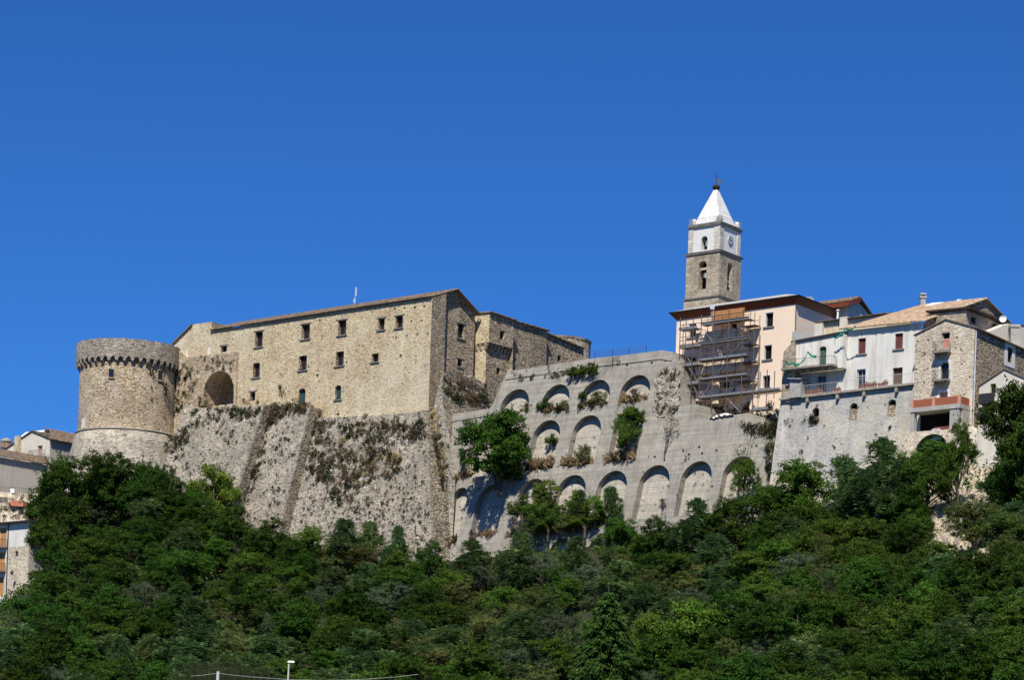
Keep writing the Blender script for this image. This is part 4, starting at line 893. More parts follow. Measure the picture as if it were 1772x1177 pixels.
# lower wing with balcony
lw = thing('balcony_house', 'weathered off-white house wing with green door and draped green net', 'house', tuple(WF.w(1410, 660)))
WL = Pl(WF.pt(0, 55, 1.0), -.75); gd = wb(WL, 1423.7, 617, 12, 35)
mb = MB(); al, zl_ = WL.hit(1372.6, 594); ar_, zr2 = WL.hit(1460, 577.5); zb2 = WL.hit(1410, 641)[1]
mb.wall(WL, [(al, zb2), (ar_, zb2), (ar_, zr2), (al, zl_)], [arch(*gd, 8, .3)], .3)
mb.face([WL.pt(ar_, zb2), WL.pt(ar_, zr2), WL.pt(ar_, zr2, -1), WL.pt(ar_, zb2, -1)]); mb.face([WL.pt(al, zb2), WL.pt(ar_, zb2), WL.pt(ar_, zb2, -1), WL.pt(al, zb2, -1)])
mb.build('wall', M['whiteold'], lw); window(lw, WL, gd, 'green', .25, 0, False)
mb = MB(); mb.hexa([WL.pt(al-.2, zl_, -5), WL.pt(ar_, zr2, -5), WL.pt(ar_, zr2, .2), WL.pt(al-.2, zl_, .2)], [WL.pt(al-.2, zl_+.25, -5), WL.pt(ar_, zr2+.25, -5), WL.pt(ar_, zr2+.25, .2), WL.pt(al-.2, zl_+.25, .2)]); mb.build('roof_slab', M['gutter'], lw)
mb = MB(); b0, zb0_ = WL.hit(1362, 642); b1, zb1_ = WL.hit(1450, 634); zb_ = (zb0_+zb1_)/2
mb.pbox(WL, b0, b1, zb_-.16, zb_, .01, 1.5)
for k in range(7): a = b0+(b1-b0)*(k+.5)/7; mb.pbox(WL, a-.08, a+.08, zb_-.36, zb_-.165, .02, 1.35)
bal = mb.build('balcony', M['cornice'], lw); mb = MB(); railing(mb, [WL.pt(b0+.1, zb_, .1), WL.pt(b0+.1, zb_, 1.42), WL.pt(b1-.1, zb_, 1.42), WL.pt(b1-.1, zb_, .1)], 1.0, .16, .011, .02); mb.build('railing', M['iron'], bal)
# stone end wall and lean-to shed
se = thing('end_wall', 'crumbling grey stone end wall left of the green door', 'wall', tuple(WL.w(1362, 700)))
mb = MB(); EW = Pl(WL.pt(0, 55, .5), -.75); hh = wb(EW, 1361, 671, 5, 7)
mb.wall(EW, EW.hits([(1351, 696), (1354, 640), (1356, 609), (1366, 598), (1374, 588), (1374, 640), (1380, 696)]), [rect(*hh)], .3, 0, 0, 1.3); mb.face([EW.pt(a, z, -.29) for a, z in rect(*hh)]); mb.build('wall', M['ashlar'], se)
sh = thing('shed', 'grey boarded shed on the terrace under the balcony', 'shed', tuple(WL.w(1385, 690, .8)))
mb = MB(); x0, x1 = WL.hit(1373, 680)[0], WL.hit(1392, 680)[0]; zz0, zz1 = WL.hit(1382, 690)[1], WL.hit(1382, 655)[1]
mb.hexa([WL.pt(x0, zz0, -.5), WL.pt(x1, zz0, -.5), WL.pt(x1, zz0, .9), WL.pt(x0, zz0, .9)], [WL.pt(x0, zz1, -.5), WL.pt(x1, zz1-.2, -.5), WL.pt(x1, zz1-.4, .9), WL.pt(x0, zz1-.2, .9)]); mb.build('boards', M['concpl'], sh)
mb = MB(); mb.slab([WL.pt(x0-.2, zz1-.1, 1.2), WL.pt(x1+.1, zz1-.3, 1.2), WL.pt(x1+.1, zz1+.05, -.5), WL.pt(x0-.2, zz1+.2, -.5)], .06); mb.build('roof', M['metal'], sh)
# green netting
def ribbon(name, pts, offs, wdt, label):
    mb = MB(); ps = []
    for i, (u, v) in enumerate(pts):
        for pl in (WL,): ps.append(pl.w(u, v, offs))
    dense = []
    for a, b_ in zip(ps, ps[1:]):
        for k in range(6): dense.append(a.lerp(b_, k/6)-UP*.25*sin(pi*k/6))
    dense.append(ps[-1])
    for i in range(len(dense)-1):
        for j in range(3):
            def q_(i, j): w2 = wdt*(.55+.35*noise.noise(V((i*.35, 0, wdt)))); return dense[i]+UP*(w2*(j/3-.5)+.12*noise.noise(V((i*.6, j, 3))))+WL.n*(.15*noise.noise(V((i*.5, j*1.5, 7))))
            mb.face([q_(i, j), q_(i+1, j), q_(i+1, j+1), q_(i, j+1)])
    tag(mb.build(name, M['net'], None, True), label, 'netting')
ribbon('netting', [(1361, 640), (1360, 626), (1370, 628), (1385, 629), (1398, 609), (1413, 617)], 1.55, .5, 'green safety net strung along the balcony of the weathered house')
ribbon('netting', [(1445, 595), (1444, 583), (1455, 577), (1462, 569), (1481, 565)], 1.0, .55, 'green safety net draped down from the edge of the tiled roof')
# flower pots on the terrace
first = None; k = 0
for t in [.21, .235, .26, .29, .31, .40, .425, .445, .60, .625, .65, .67, .69, .71, .745, .77, .79]:
    p_ = f(t)-WW.n*.35; s_ = random.uniform(.8, 1.25)
    if first is None:
        first = thing('flower_pot', 'terracotta flower pot standing in the row behind the white terrace railing', 'flower pot', (0, 0, 0), 'flower pots along the terrace')
        mb = MB(); mb.lathe((0, 0), [(.02, 0), (.16, 0), (.24, .38), (.28, .38), (.28, .46), (.2, .46), (.02, .4)], 12); mb.build('pot', M['terracotta'], first)
        mb = MB()
        for i in range(60):
            d = V((random.gauss(0, 1), random.gauss(0, 1), abs(random.gauss(0, 1)))).normalized(); c = V((0, 0, .45))+d*random.uniform(.05, .32); x = V((random.gauss(0, 1), random.gauss(0, 1), random.gauss(0, 1))).normalized(); y = d.cross(x).normalized()
            mb.face([c-x*.05, c-y*.04, c+x*.05, c+y*.04])
        mb.build('plant', M['weed_brown'], first); r_o = first
    else:
        r_o = first.copy(); col.objects.link(r_o)
        for ch in first.children: cc_ = ch.copy(); col.objects.link(cc_); cc_.parent = r_o
    r_o.location = p_; r_o.scale = (s_, s_, s_)
# buildings behind
bh = thing('gabled_house', 'white rear house with dark red eaves and low gable behind the peach house', 'house', tuple(P(1460, 560, 305)))
BF = Pl(P(1468, 545, 305), K1); BS = Pl(P(1468, 545, 305), 1.35)
mb = MB(); bz = BF.hit(1468, 527)[1]; bl_ = BF.hit(1405, 545)[0]; bgr = BS.hit(1482, 519); bge = BS.hit(1505, 545)
mb.wall(BF, rect(bl_, 0, 45, bz)); mb.wall(BS, [(0, 45), (0, bz), bgr, bge, (bge[0], 45)]); mb.build('wall', M['white'], bh)
mb = MB(); e0 = BF.pt(bl_, bz+.15, .9); e1 = BF.pt(.6, bz+.15, .9); r1_ = BS.pt(bgr[0], bgr[1]+.25, .6); r0_ = r1_+(e0-e1)
mb.slab([e0, e1, r1_, r0_], .55); mb.build('eaves', M['redwood'], bh); mb = MB(); tiles(mb, e0+UP*.1, e1+UP*.1, r1_+UP*.1, r0_+UP*.1, .3, .1, .5)
r2_ = BS.pt(bge[0]+.4, bge[1]+.1, .3); mb.slab([r1_+UP*.1, r2_, r2_+(e0-e1), r0_+UP*.1], .15); mb.build('roof', M['tileold'], bh)
ch = thing('chimney', 'short grey concrete chimney rising behind the eaves of the peach house', 'chimney', tuple(P(1398, 530, 300)))
mb = MB(); c = P(1399, 528, 325)
for (h0, h1, s_) in ((-9, .2, .42), (.2, .45, .6), (.55, .75, .6), (.85, 1.0, .45)): mb.hexa([c+V((x*s_, y*s_, h0)) for x, y in ((-1, -1), (1, -1), (1, 1), (-1, 1))], [c+V((x*s_, y*s_, h1)) for x, y in ((-1, -1), (1, -1), (1, 1), (-1, 1))])
mb.build('stack', M['concpl'], ch)
yh = thing('yellow_house', 'low yellow plastered building with old tiled roof between peach and white houses', 'house', tuple(P(1450, 580, 291)))
YF = Pl(P(1490, 560, 289), -.8); mb = MB(); y0, yz0 = YF.hit(1416, 560); yz1 = YF.hit(1495, 549)[1]
mb.wall(YF, [(y0, 45), (3.5, 45), (3.5, yz1), (y0, yz0)], (), 0, 0, 0, 6); mb.build('wall', M['yellowpl'], yh)
mb = MB(); tiles(mb, YF.pt(y0-.2, yz0+.05, .4), YF.pt(3.6, yz1+.05, .4), YF.pt(3.6, yz1+.9, -4), YF.pt(y0-.2, yz0+.9, -4), .28, .1, .45); mb.build('roof', M['tileold'], yh)
mb = MB(); p = YF.hit(1422, 565); mb.pbox(YF, p[0]-.7, p[0]+.4, p[1]-1.6, p[1]+.3, .01, .5); mb.build('pier', M['beigepl'], yh); mb = MB(); p = YF.hit(1463, 557); mb.pbox(YF, p[0]-.5, p[0]+.5, p[1]-1.6, p[1]+.5, .01, .5); mb.build('pier', M['beigepl'], yh)
pr = thing('parapet_wall', 'low grey parapet with thin rail beside the peach house corner', 'wall', tuple(P(1395, 590, 290)))
PW = Pl(WL.pt(0, 55, -3.5), -.75); mb = MB(); mb.wall(PW, PW.hits([(1369, 640), (1371, 575), (1376, 572), (1418, 584), (1440, 588), (1440, 640)]), (), 0, 0, 0, .4); mb.build('wall', M['concpl'], pr)
mb = MB(); railing(mb, [PW.w(1376, 574, -.2), PW.w(1414, 582, -.2)], 1.0, .3, .012, .02); mb.build('railing', M['metal'], pr)
cn = thing('chimney_pipe', 'slim white vent pipe above the yellow house roof', 'vent pipe', tuple(P(1450, 550, 292))); mb = MB(); mb.tube([P(1449.5, 552, 292), P(1450, 537, 292)], .13, 8); mb.lathe((P(1450, 536, 292).x, 292), [(.22, P(1450, 538, 292).z), (.22, P(1450, 536.5, 292).z), (.02, P(1450, 535.5, 292).z)], 8); mb.build('pipe', M['dish'], cn)
# ================================================================== STONE HOUSE
YS = WF.w(1590, 620).y-.6
HF = Pl(P(1686, 600, YS-6.5), -.85); HS = Pl(P(1686, 600, YS-6.5), 1.3)
hs_ = thing('stone_house', 'tall beige stone house with two small iron balconies and red brick parapet', 'house', tuple(HF.w(1635, 720)))
dsr = [(1636.4, 589, 14, 27, 'pink'), (1635, 643, 14, 31, 'dark'), (1633, 684.5, 14, 12, 'pink')]
hbx = [wb(HF, *x[:4]) for x in dsr]
mb = MB(); o2 = [(HF.hit(1583, 700)[0], 38), (0, 38)]+HF.hits([(1687, 567), (1637.6, 552.8), (1584, 579.7)]); o2[2] = (0, o2[2][1])
sm = [rect(*wb(HF, u, v, 3, 3.2)) for u, v in ((1588, 591), (1606, 588), (1663, 605), (1600, 613), (1664, 630), (1605, 638), (1585, 640), (1678, 653), (1599, 662), (1656, 584), (1668, 683))]
mb.wall(HF, o2, [rect(*hbx[0]), arch(*hbx[1], 8, .3), rect(*hbx[2])]+sm, .35)
for h in sm: mb.face([HF.pt(a, z, -.34) for a, z in h])
hx = HS.hit(1800, 640)[0]; hz_ = o2[2][1]; sb = wb(HS, 1747.5, 615, 8, 26); zsr = HS.hit(1772, 604)[1]
mb.wall(HS, [(0, 38), (hx, 38), (hx, zsr-.3), (0, hz_)], [rect(*sb)], .3, 0, 1)
lft = HF.pt(o2[0][0], 38); mb.face([lft, lft+HS.d*9, lft+HS.d*9+UP*(o2[4][1]-38), lft+UP*(o2[4][1]-38)])
mb.build('wall', [M['beige'], M['gable']], hs_)
for x, h in zip(dsr, hbx): window(hs_, HF, h, x[4], .3, 0, False)
mb = MB(); h = hbx[0]; mb.pbox(HF, h[0]+.09, h[1]-.09, h[3]-.6, h[3]-.09, -.36, -.345); mb.build('opening', M['void'], hs_)
for h in hbx[1:]:
    mb = MB(); t = .28; mb.pbox(HF, h[0]-t, h[0]-.01, h[2]-.3, h[3]+t, .0, .03); mb.pbox(HF, h[1]+.01, h[1]+t, h[2]-.3, h[3]+t, .0, .03); mb.pbox(HF, h[0]-.01, h[1]+.01, h[3]+.01, h[3]+t, .0, .03); mb.build('surround', M['whitep'], hs_)
window(hs_, HS, sb, 'dark', .25, 0, False); mb = MB(); t = .7
mb.pbox(HS, sb[0]-t, sb[0]-.01, sb[2]-.5, sb[3]+.5, 0, .04); mb.pbox(HS, sb[1]+.01, sb[1]+t, sb[2]-.5, sb[3]+.5, 0, .04); mb.pbox(HS, sb[0]-.01, sb[1]+.01, sb[3]+.01, sb[3]+.5, 0, .04); mb.pbox(HS, sb[0]-.01, sb[1]+.01, sb[2]-.5, sb[2]-.01, 0, .04); mb.build('surround', M['whitep'], hs_)
for (u, v, w2) in ((1633, 610, 26), (1632, 659, 26)):
    a0, a1, _, z_ = wb(HF, u, v, w2, 0); mb = MB(); mb.pbox(HF, a0, a1, z_-.15, z_, .01, .95); mb.pbox(HF, a0+.15, a0+.35, z_-.5, z_-.15, .02, .6); mb.pbox(HF, a1-.35, a1-.15, z_-.5, z_-.15, .02, .6)
    bo = mb.build('balcony', M['cornice'], hs_); mb = MB(); railing(mb, [HF.pt(a0+.04, z_, .05), HF.pt(a0+.04, z_, .9), HF.pt(a1-.04, z_, .9), HF.pt(a1-.04, z_, .05)], 1.05, .13, .011, .02); mb.build('railing', M['iron'], bo)
# brick parapet terrace and open garage below
a0, z_ = HF.hit(1577, 707, 2.2); a1, z2_ = HF.hit(1660, 698, 2.2); z_ = (z_+z2_)/2
mb = MB(); mb.pbox(HF, a0, a1, z_, z_+.85, 2.05, 2.2); mb.pbox(HF, a1-.15, a1, z_, z_+.85, .02, 2.05)
bp_ = mb.build('brick_parapet', M['brickred'], hs_); mb = MB()
for a in (a0+.1, (a0+a1)/2-.2, a1-.02): mb.pbox(HF, a-.16, a+.16, z_-.01, z_+.98, 2.0, 2.26)
mb.build('pier', flat('pale_red_pier', (.50, .27, .19), .9, .2, 0, .1), bp_)
mb = MB(); mb.pbox(HF, a0-.1, a1+.15, z_-.5, z_-.02, .02, 2.3)
for a in (a0+.15, a1-.9): mb.pbox(HF, a-.25, a+(.25 if a < 0 and a == a0+.15 else .9), z_-3.9, z_-.51, 1.6, 2.2)
mb.pbox(HF, a1-.05, a1+.12, z_-3.9, z_-.51, .02, 1.6)
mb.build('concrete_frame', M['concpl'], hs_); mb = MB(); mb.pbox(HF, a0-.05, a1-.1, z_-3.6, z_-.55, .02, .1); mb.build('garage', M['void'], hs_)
mb = MB(); mb.pbox(HF, (a0+a1)/2-.6, a1-1.2, z_-3.7, z_-2.2, 1.2, 1.3); mb.build('gate', M['shut'], hs_); mb = MB(); mb.pbox(HF, a0+2.3, a0+3.3, z_-3.7, z_-2.4, 1.3, 1.5); mb.build('panel', M['metal'], hs_)
mb = MB(); mb.tube([HS.pt(.12, 42, .1), HS.pt(.12, hz_-.2, .1)], .09, 8); mb.build('drainpipe', M['metal'], hs_)
mb = MB(); apx = HF.hit(1637.6, 552.8)
A_ = HF.pt(apx[0], apx[1]+.08, .15); mb.slab([HF.pt(o2[4][0]-.2, o2[4][1]+.02, .15), A_, A_+HS.d*12, HF.pt(o2[4][0]-.2, o2[4][1]+.02, .15)+HS.d*12], .1); B_ = HF.pt(.35, hz_+.02, .15)
mb.slab([A_, B_, HS.pt(hx, zsr-.2, .35), A_+HS.d*hx], .12); mb.build('roof', M['tileold'], hs_)
# building behind with dark eave, and beige one with dish
rh = thing('rear_house', 'grey brown house with dark sloping eave behind the stone house', 'house', tuple(P(1700, 590, 276)))
RH = Pl(P(1672, 560, 274), 1.25); mb = MB(); r1h = RH.hit(1672, 536); r2h = RH.hit(1745, 566); rw = wb(RH, 1685, 554, 9, 12); rw2 = wb(RH, 1722, 566, 9, 8)
mb.wall(RH, [(0, 42), (r2h[0], 42), r2h, r1h], [rect(*rw), rect(*rw2)], .3, 0, 0, 5); mb.build('wall', M['ashlar'], rh); window(rh, RH, rw, 'dark', .25, 0, False); window(rh, RH, rw2, 'dark', .25, 0, False)
mb = MB(); mb.slab([RH.pt(-.4, r1h[1]+.25, .6), RH.pt(r2h[0]+.3, r2h[1]+.25, .6), RH.pt(r2h[0]+.3, r2h[1]+.4, -5), RH.pt(-.4, r1h[1]+.4, -5)], .22); mb.build('roof', M['darkwood'], rh)
bg_ = thing('flat_roofed_house', 'beige plastered flat-roofed house at the right edge under the satellite dish', 'house', tuple(P(1750, 600, 278)))
RB = Pl(P(1716, 580, 276), 1.0); mb = MB(); mb.wall(RB, RB.hits([(1714, 573), (1745, 560), (1790, 572), (1790, 660), (1714, 620)]), (), 0, 0, 0, 5); mb.build('wall', M['beigepl'], bg_)
mb = MB(); p = RB.w(1755, 578, .8); mb.hexa([p+V((x, y, -1.5)) for x, y in ((-.45, -.4), (.45, -.4), (.45, .4), (-.45, .4))], [p+V((x, y, .7)) for x, y in ((-.45, -.4), (.45, -.4), (.45, .4), (-.45, .4))]); mb.hexa([p+V((x, y, .7)) for x, y in ((-.6, -.5), (.6, -.5), (.6, .5), (-.6, .5))], [p+V((x, y, 1.0)) for x, y in ((-.6, -.5), (.6, -.5), (.6, .5), (-.6, .5))]); mb.build('chimney', M['concpl'], bg_)
mb = MB(); mb.slab([P(1745, 562, 284), P(1800, 562, 284), P(1800, 580, 284), P(1752, 577, 284)], .4, 0, V((0, 1, 0))); mb.build('dark_gable', M['gutter'], bg_)
sd_ = thing('satellite_dish', 'white satellite dish on the roofs above the stone house', 'satellite dish', tuple(P(1735.6, 565, 272)))
mb = MB(); c = P(1735.6, 552, 272); ax = V((-.25, -1, .15)).normalized(); x = ax.cross(UP).normalized(); y = ax.cross(x); rg = []
for j, (r, d) in enumerate(((.02, -.12), (.22, -.08), (.4, .04))): rg.append([c+(x*cos(2*pi*k/20)+y*sin(2*pi*k/20))*r+ax*d for k in range(20)])
for a, b_ in zip(rg, rg[1:]):
    for k in range(20): mb.face([a[k], a[(k+1) % 20], b_[(k+1) % 20], b_[k]])
mb.build('reflector', M['dish'], sd_, True); mb = MB(); mb.tube([c-ax*.1, c-ax*.15-UP*1.5], .035, 5); mb.tube([c+y*.38, c+ax*.5+y*.1], .02, 4); mb.build('mast', M['metal'], sd_)
# small house far right
YH = HF.w(1690, 650).y-4
GF = Pl(P(1694, 700, YH), K1); sh_ = thing('small_house', 'small beige gabled house with dark balcony at right edge, below the stone house', 'house', tuple(GF.w(1735, 760)))
gw = [wb(GF, 1718.5, 673, 9.5, 17), wb(GF, 1712, 708, 20, 13), wb(GF, 1738.5, 650.5, 3, 5)]
mb = MB(); og = [(0, 34)]+GF.hits([(1694.7, 668), (1738.7, 638), (1790, 660)]); og.append((og[-1][0], 34)); mb.wall(GF, og, [rect(*h) for h in gw], .35)
mb.face([GF.pt(0, 34), GF.pt(*og[1]), GF.pt(*og[1])+V((3, 8, 0)), GF.pt(0, 34)+V((3, 8, 0))]); mb.build('wall', M['beigepl'], sh_)
for h, st in zip(gw, ('dark', 'void', 'void')): window(sh_, GF, h, st, .3, 0, False)
g0, g1__, g2__ = GF.pt(og[1][0]-.2, og[1][1]+.02, .15), GF.pt(og[2][0], og[2][1]+.05, .15), GF.pt(og[3][0], og[3][1]+.02, .15); dd = V((2.6, 8, 0))
mb = MB(); mb.slab([g0, g1__, g1__+dd, g0+dd], .14); mb.slab([g1__+UP*.02, g2__+UP*.02, g2__+dd+UP*.02, g1__+dd+UP*.02], .14); mb.build('roof', M['tileold'], sh_)
a0, a1, _, z_ = wb(GF, 1714, 699, 27, 0); mb = MB(); mb.pbox(GF, a0, a1, z_-.12, z_, .01, .9); mb.pbox(GF, a0, a1, z_+.0, z_+1.0, .84, .9); mb.build('balcony', M['gutter'], sh_)
# rubble base wall with an overgrown arch
rw_ = thing('rubble_base_wall', 'pale rubble base wall with overgrown arch under the stone house', 'wall', tuple(HF.w(1620, 800, 2)))
RW = Pl(HF.pt(0, 45, 2.4), K1, .12); ah_ = RW.hit(1582, 790)[0], RW.hit(1640, 780)[0], RW.hit(1610, 830)[1], RW.hit(1608, 752)[1]
mb = MB(); orw = RW.hits([(1562, 760), (1578, 748), (1655, 742), (1680, 738), (1700, 760), (1712, 850), (1700, 960), (1540, 960)]); mb.wall(RW, orw, [arch(*ah_, 14)], 2.0)
mb.face([RW.pt(a, z, -1.9) for a, z in arch(*ah_, 14)])
for p, q in zip(orw[0:5], orw[1:6]): mb.face([RW.pt(*p), RW.pt(*q), RW.pt(*q, -3), RW.pt(*p, -3)])
mb.build('wall', M['beige'], rw_)
# bare rock face
rk = MB(); g = []
def onterr(u, v):
    Y = 170.0
    while Y < 300:
        p = P(u, v, Y)
        if p.z <= terr(p.x, Y): return p
        Y += .4
    return p
for j in range(20):
    row = []
    for i in range(26):
        u = 1600+(1725-1600)*i/25; v = 795+(985-795)*j/19; p = onterr(u, v); p = V((p.x, p.y, terr(p.x, p.y)+.35)); p += V((0, -.6, .7))*(.6*noise.noise(V((i*.45, j*.45, 1)))+.35*noise.noise(V((i*1.1, j*1.1, 7)))); row.append(p)
    g.append(row)
for j in range(19):
    for i in range(25): rk.face([g[j][i], g[j][i+1], g[j+1][i+1], g[j+1][i]])
tag(rk.build('rock_face', M['rocky'], None), 'bare pale rock slope showing between trees below the stone house', 'rock face')
# ================================================================== LEFT HOUSES
def simple_house(name, label, fl, pl, poly, mat, wins=(), skirt=7, hmat=None):
    o = thing(name, label, 'house', tuple(pl.w(*fl))); bx = [wb(pl, *x[:4]) for x in wins]; mb = MB()
    mb.wall(pl, pl.hits(poly), [rect(*h) for h in bx], .3, 0, 0, skirt); mb.build('wall', mat, o)
    for x, h in zip(wins, bx): window(o, pl, h, x[4], .15 if x[4] in ('orange', 'shutter') else .25, 0, x[4] in ('brown', 'orange'))
    return o
G1_ = Pl(P(83, 830, 371), .9)
gh_ = simple_house('grey_house', 'long low grey plastered house with tiled eave at the left edge', (40, 850), G1_, [(-60, 781), (83, 806), (80, 862), (80, 900), (-60, 900)], M['greypl'])
mb = MB(); tiles(mb, G1_.w(-60, 779, .5), G1_.w(85, 805, .5), G1_.w(85, 803, -4)+UP*.9, G1_.w(-60, 777, -4)+UP*.9, .28, .1, .5); mb.build('roof', M['tileold'], gh_)
G2_ = Pl(P(86, 800, 377), K1); G3_ = Pl(P(86, 800, 377), K2)
gb = thing('gabled_house', 'grey beige gabled house with pink door and small balcony, beside the big tower', 'house', tuple(G2_.w(70, 850)))
pd2 = wb(G2_, 69, 781, 8, 19); mb = MB()
mb.wall(G2_, G2_.hits([(12, 870), (12, 776), (54, 747), (86, 761), (86, 870)]), [rect(*pd2)], .3); mb.wall(G3_, G3_.hits([(86, 761), (135, 770), (135, 870), (86, 870)]), (), 0, 0, 1); mb.build('wall', [M['beigepl'], M['greypl']], gb)
window(gb, G2_, pd2, 'pink', .25, 0, False); a0, a1, _, z_ = wb(G2_, 67, 792, 22, 0); mb = MB(); mb.pbox(G2_, a0, a1, z_-.12, z_, .01, .9); bb_ = mb.build('balcony', M['sill'], gb); mb = MB(); railing(mb, [G2_.pt(a0, z_, .05), G2_.pt(a0, z_, .87), G2_.pt(a1, z_, .87), G2_.pt(a1, z_, .05)], 1, .14, .012, .02); mb.build('railing', M['iron'], bb_)
mb = MB(); A_, B_, C_ = G2_.w(10, 775, .2), G2_.w(54, 745.5, .2), G2_.w(88, 760, .2); dd = G3_.d*9; tiles(mb, B_, C_, C_+dd, B_+dd, .6, .1, .6); mb.slab([A_, B_, B_+dd, A_+dd], .12)
tiles(mb, G3_.w(86, 760, .5), G3_.w(132, 769, .5), G3_.w(132, 760, -3)+UP*.6, G3_.w(86, 751, -3)+UP*.6, .28, .1, .5); mb.build('roof', M['tileold'], gb)
mb = MB(); a, z = G2_.hit(33, 780); mb.pbox(G2_, a-.5, a+.5, z-2.5, z+2.2, .02, .6); mb.build('chimney_breast', M['warm'], gb)
wr = thing('white_house', 'small white house with dark red eave behind the gabled house, left of the tower', 'house', tuple(P(100, 770, 392)))
WR = Pl(P(115, 760, 392), K2); mb = MB(); mb.wall(WR, WR.hits([(66, 755), (79, 744), (134, 755), (134, 800), (66, 800)]), (), 0, 0, 0, 5); mb.build('wall', M['white'], wr)
mb = MB(); mb.slab([WR.w(112, 749.5, .6), WR.w(136, 754, .6), WR.w(136, 761, .6), WR.w(112, 757, .6)], 2, 0, -WR.n); mb.build('eaves', M['redwood'], wr); mb = MB(); mb.slab([WR.w(77, 741.5, .9), WR.w(136, 753, .9), WR.w(136, 752, -5), WR.w(77, 740.5, -5)], .14); mb.build('roof', M['tileold'], wr)
lf = thing('terrace_house', 'low tiled rooftop with stubby round chimney at far left edge', 'house', tuple(P(5, 790, 385)))
LF = Pl(P(20, 780, 385), .9); mb = MB(); mb.wall(LF, LF.hits([(-40, 770), (16, 778), (16, 830), (-40, 830)]), (), 0, 0, 0, 4); mb.build('wall', M['white'], lf)
mb = MB(); tiles(mb, LF.w(-40, 768, .4), LF.w(20, 777, .4), LF.w(20, 768, -3), LF.w(-40, 760, -3), .28, .1, .5); mb.build('roof', M['tileold'], lf)
p = P(11, 768, 388); mb = MB(); mb.lathe((p.x, 388), [(.75, p.z-2), (.75, p.z+.2), (.95, p.z+.3), (.95, p.z+.6), (.05, p.z+.9)], 16); mb.build('chimney', M['concpl'], lf)
# street wall, railing and rock below the grey house
rr_ = thing('rocky_bank', 'whitish rock bank with brick patch below the grey house', 'bank', tuple(P(40, 890, 360)))
RK = Pl(P(40, 880, 362), .5, .3); mb = MB(); g = [[RK.pt(*RK.hit(-60+170*i/30, 852+(1000-852)*j/16+(i-10)*.25), .9*noise.noise(V((i*.5, j*.5, 0)))+.5*noise.noise(V((i*1.2, j*1.2, 5)))) for i in range(31)] for j in range(17)]
for j in range(16):
    for i in range(30): mb.face([g[j][i], g[j][i+1], g[j+1][i+1], g[j+1][i]])
mb.build('rock', M['beige'], rr_); mb = MB(); mb.wall(RK, RK.hits([(14, 871), (22, 867), (60, 873), (63, 880), (18, 877)]), (), 0, .75, 0, .8); mb.build('brick_patch', M['terracotta'], rr_)
rl = MB(); railing(rl, [RK.w(0, 856, 0), RK.w(30, 857, 0), RK.w(55, 861, 0), RK.w(80, 866, 0)], 1.1, .3, .014, .022); tag(rl.build('railing', M['iron'], None), 'thin iron railing along the rock bank below the grey house', 'railing')
sg = thing('street_sign', 'small white street sign on the railing by the grey house', 'sign', tuple(RK.w(22, 858, .2))); mb = MB(); c = RK.w(21.5, 850, .3); mb.slab([c+V((x, 0, z)) for x, z in ((-.3, -.3), (.3, -.35), (.3, .3), (-.3, .35))], .03, 0, V((0, 1, 0))); mb.build('plate', M['dish'], sg); mb = MB(); mb.tube([c+UP*.2+V((0, .05, 0)), c-UP*1.4+V((0, .05, 0))], .03, 5); mb.build('post', M['iron'], sg)
# lower left house
HL = Pl(P(49, 980, 318), K1); HR = Pl(P(49, 980, 318), K2)
lh = thing('shuttered_house', 'tall narrow house with orange shutters, grey plaster above and stone below, at lower left', 'house', tuple(HL.w(30, 1060)))
wn = [(5, 931, 12, 34, 'orange'), (3, 973, 11, 33, 'orange'), (1, 1016, 10, 33, 'orange'), (28.5, 959, 5, 9, 'dark'), (19.5, 1047, 10, 18, 'wooddoor')]
bx = [wb(HL, *x[:4]) for x in wn]; zsp = HL.hit(30, 947)[1]; xm = HL.hit(14, 980)[0]; xl = HL.hit(-40, 980)[0]; ztop = HL.hit(30, 906)[1]
mb = MB(); up2 = [rect(*h) for h in bx if h[2] > zsp]; dn = [rect(*h) for h in bx if h[2] < zsp and h[0] > xm]
mb.wall(HL, rect(xl, xm, 24, ztop), [rect(*h) for h in bx[:3]], .2, 0, 0)
mb.wall(HL, rect(xm, 0, zsp, ztop), (), 0, 0, 0); mb.wall(HL, rect(xm, 0, 24, zsp), [rect(*bx[3]), rect(*bx[4])], .25, 0, 1)
xr = HR.hit(66, 980)[0]+4; mb.wall(HR, rect(0, xr, 24, ztop), (), 0, 0, 2); mb.build('wall', [M['whiteold'], M['beige'], M['greypl']], lh)
for x, h in zip(wn, bx): window(lh, HL, h, x[4], .15 if x[4] == 'orange' else .22, 0, False)
mb = MB(); mb.slab([HL.pt(xl, ztop+.2, .6), HL.pt(.4, ztop+.2, .6), HL.pt(.4, ztop+.2, .6)+HR.d*7, HL.pt(xl, ztop+.2, .6)+HR.d*7], .2); mb.build('roof', M['gutter'], lh)
mb = MB(); mb.tube([HL.pt(xm-.1, 25, .1), HL.pt(xm-.1, ztop, .1)], .07, 6); mb.build('drainpipe', M['gutter'], lh)
for x in wn[:2]:
    h = wb(HL, *x[:4]); mb = MB(); mb.pbox(HL, h[0]-.3, h[1]+.3, h[2]-.12, h[2]-.005, .01, .75); bo = mb.build('balcony', M['sill'], lh); mb = MB(); railing(mb, [HL.pt(h[0]-.28, h[2], .05), HL.pt(h[0]-.28, h[2], .72), HL.pt(h[1]+.28, h[2], .72), HL.pt(h[1]+.28, h[2], .05)], 1.0, .13, .012, .02); mb.build('railing', M['iron'], bo)
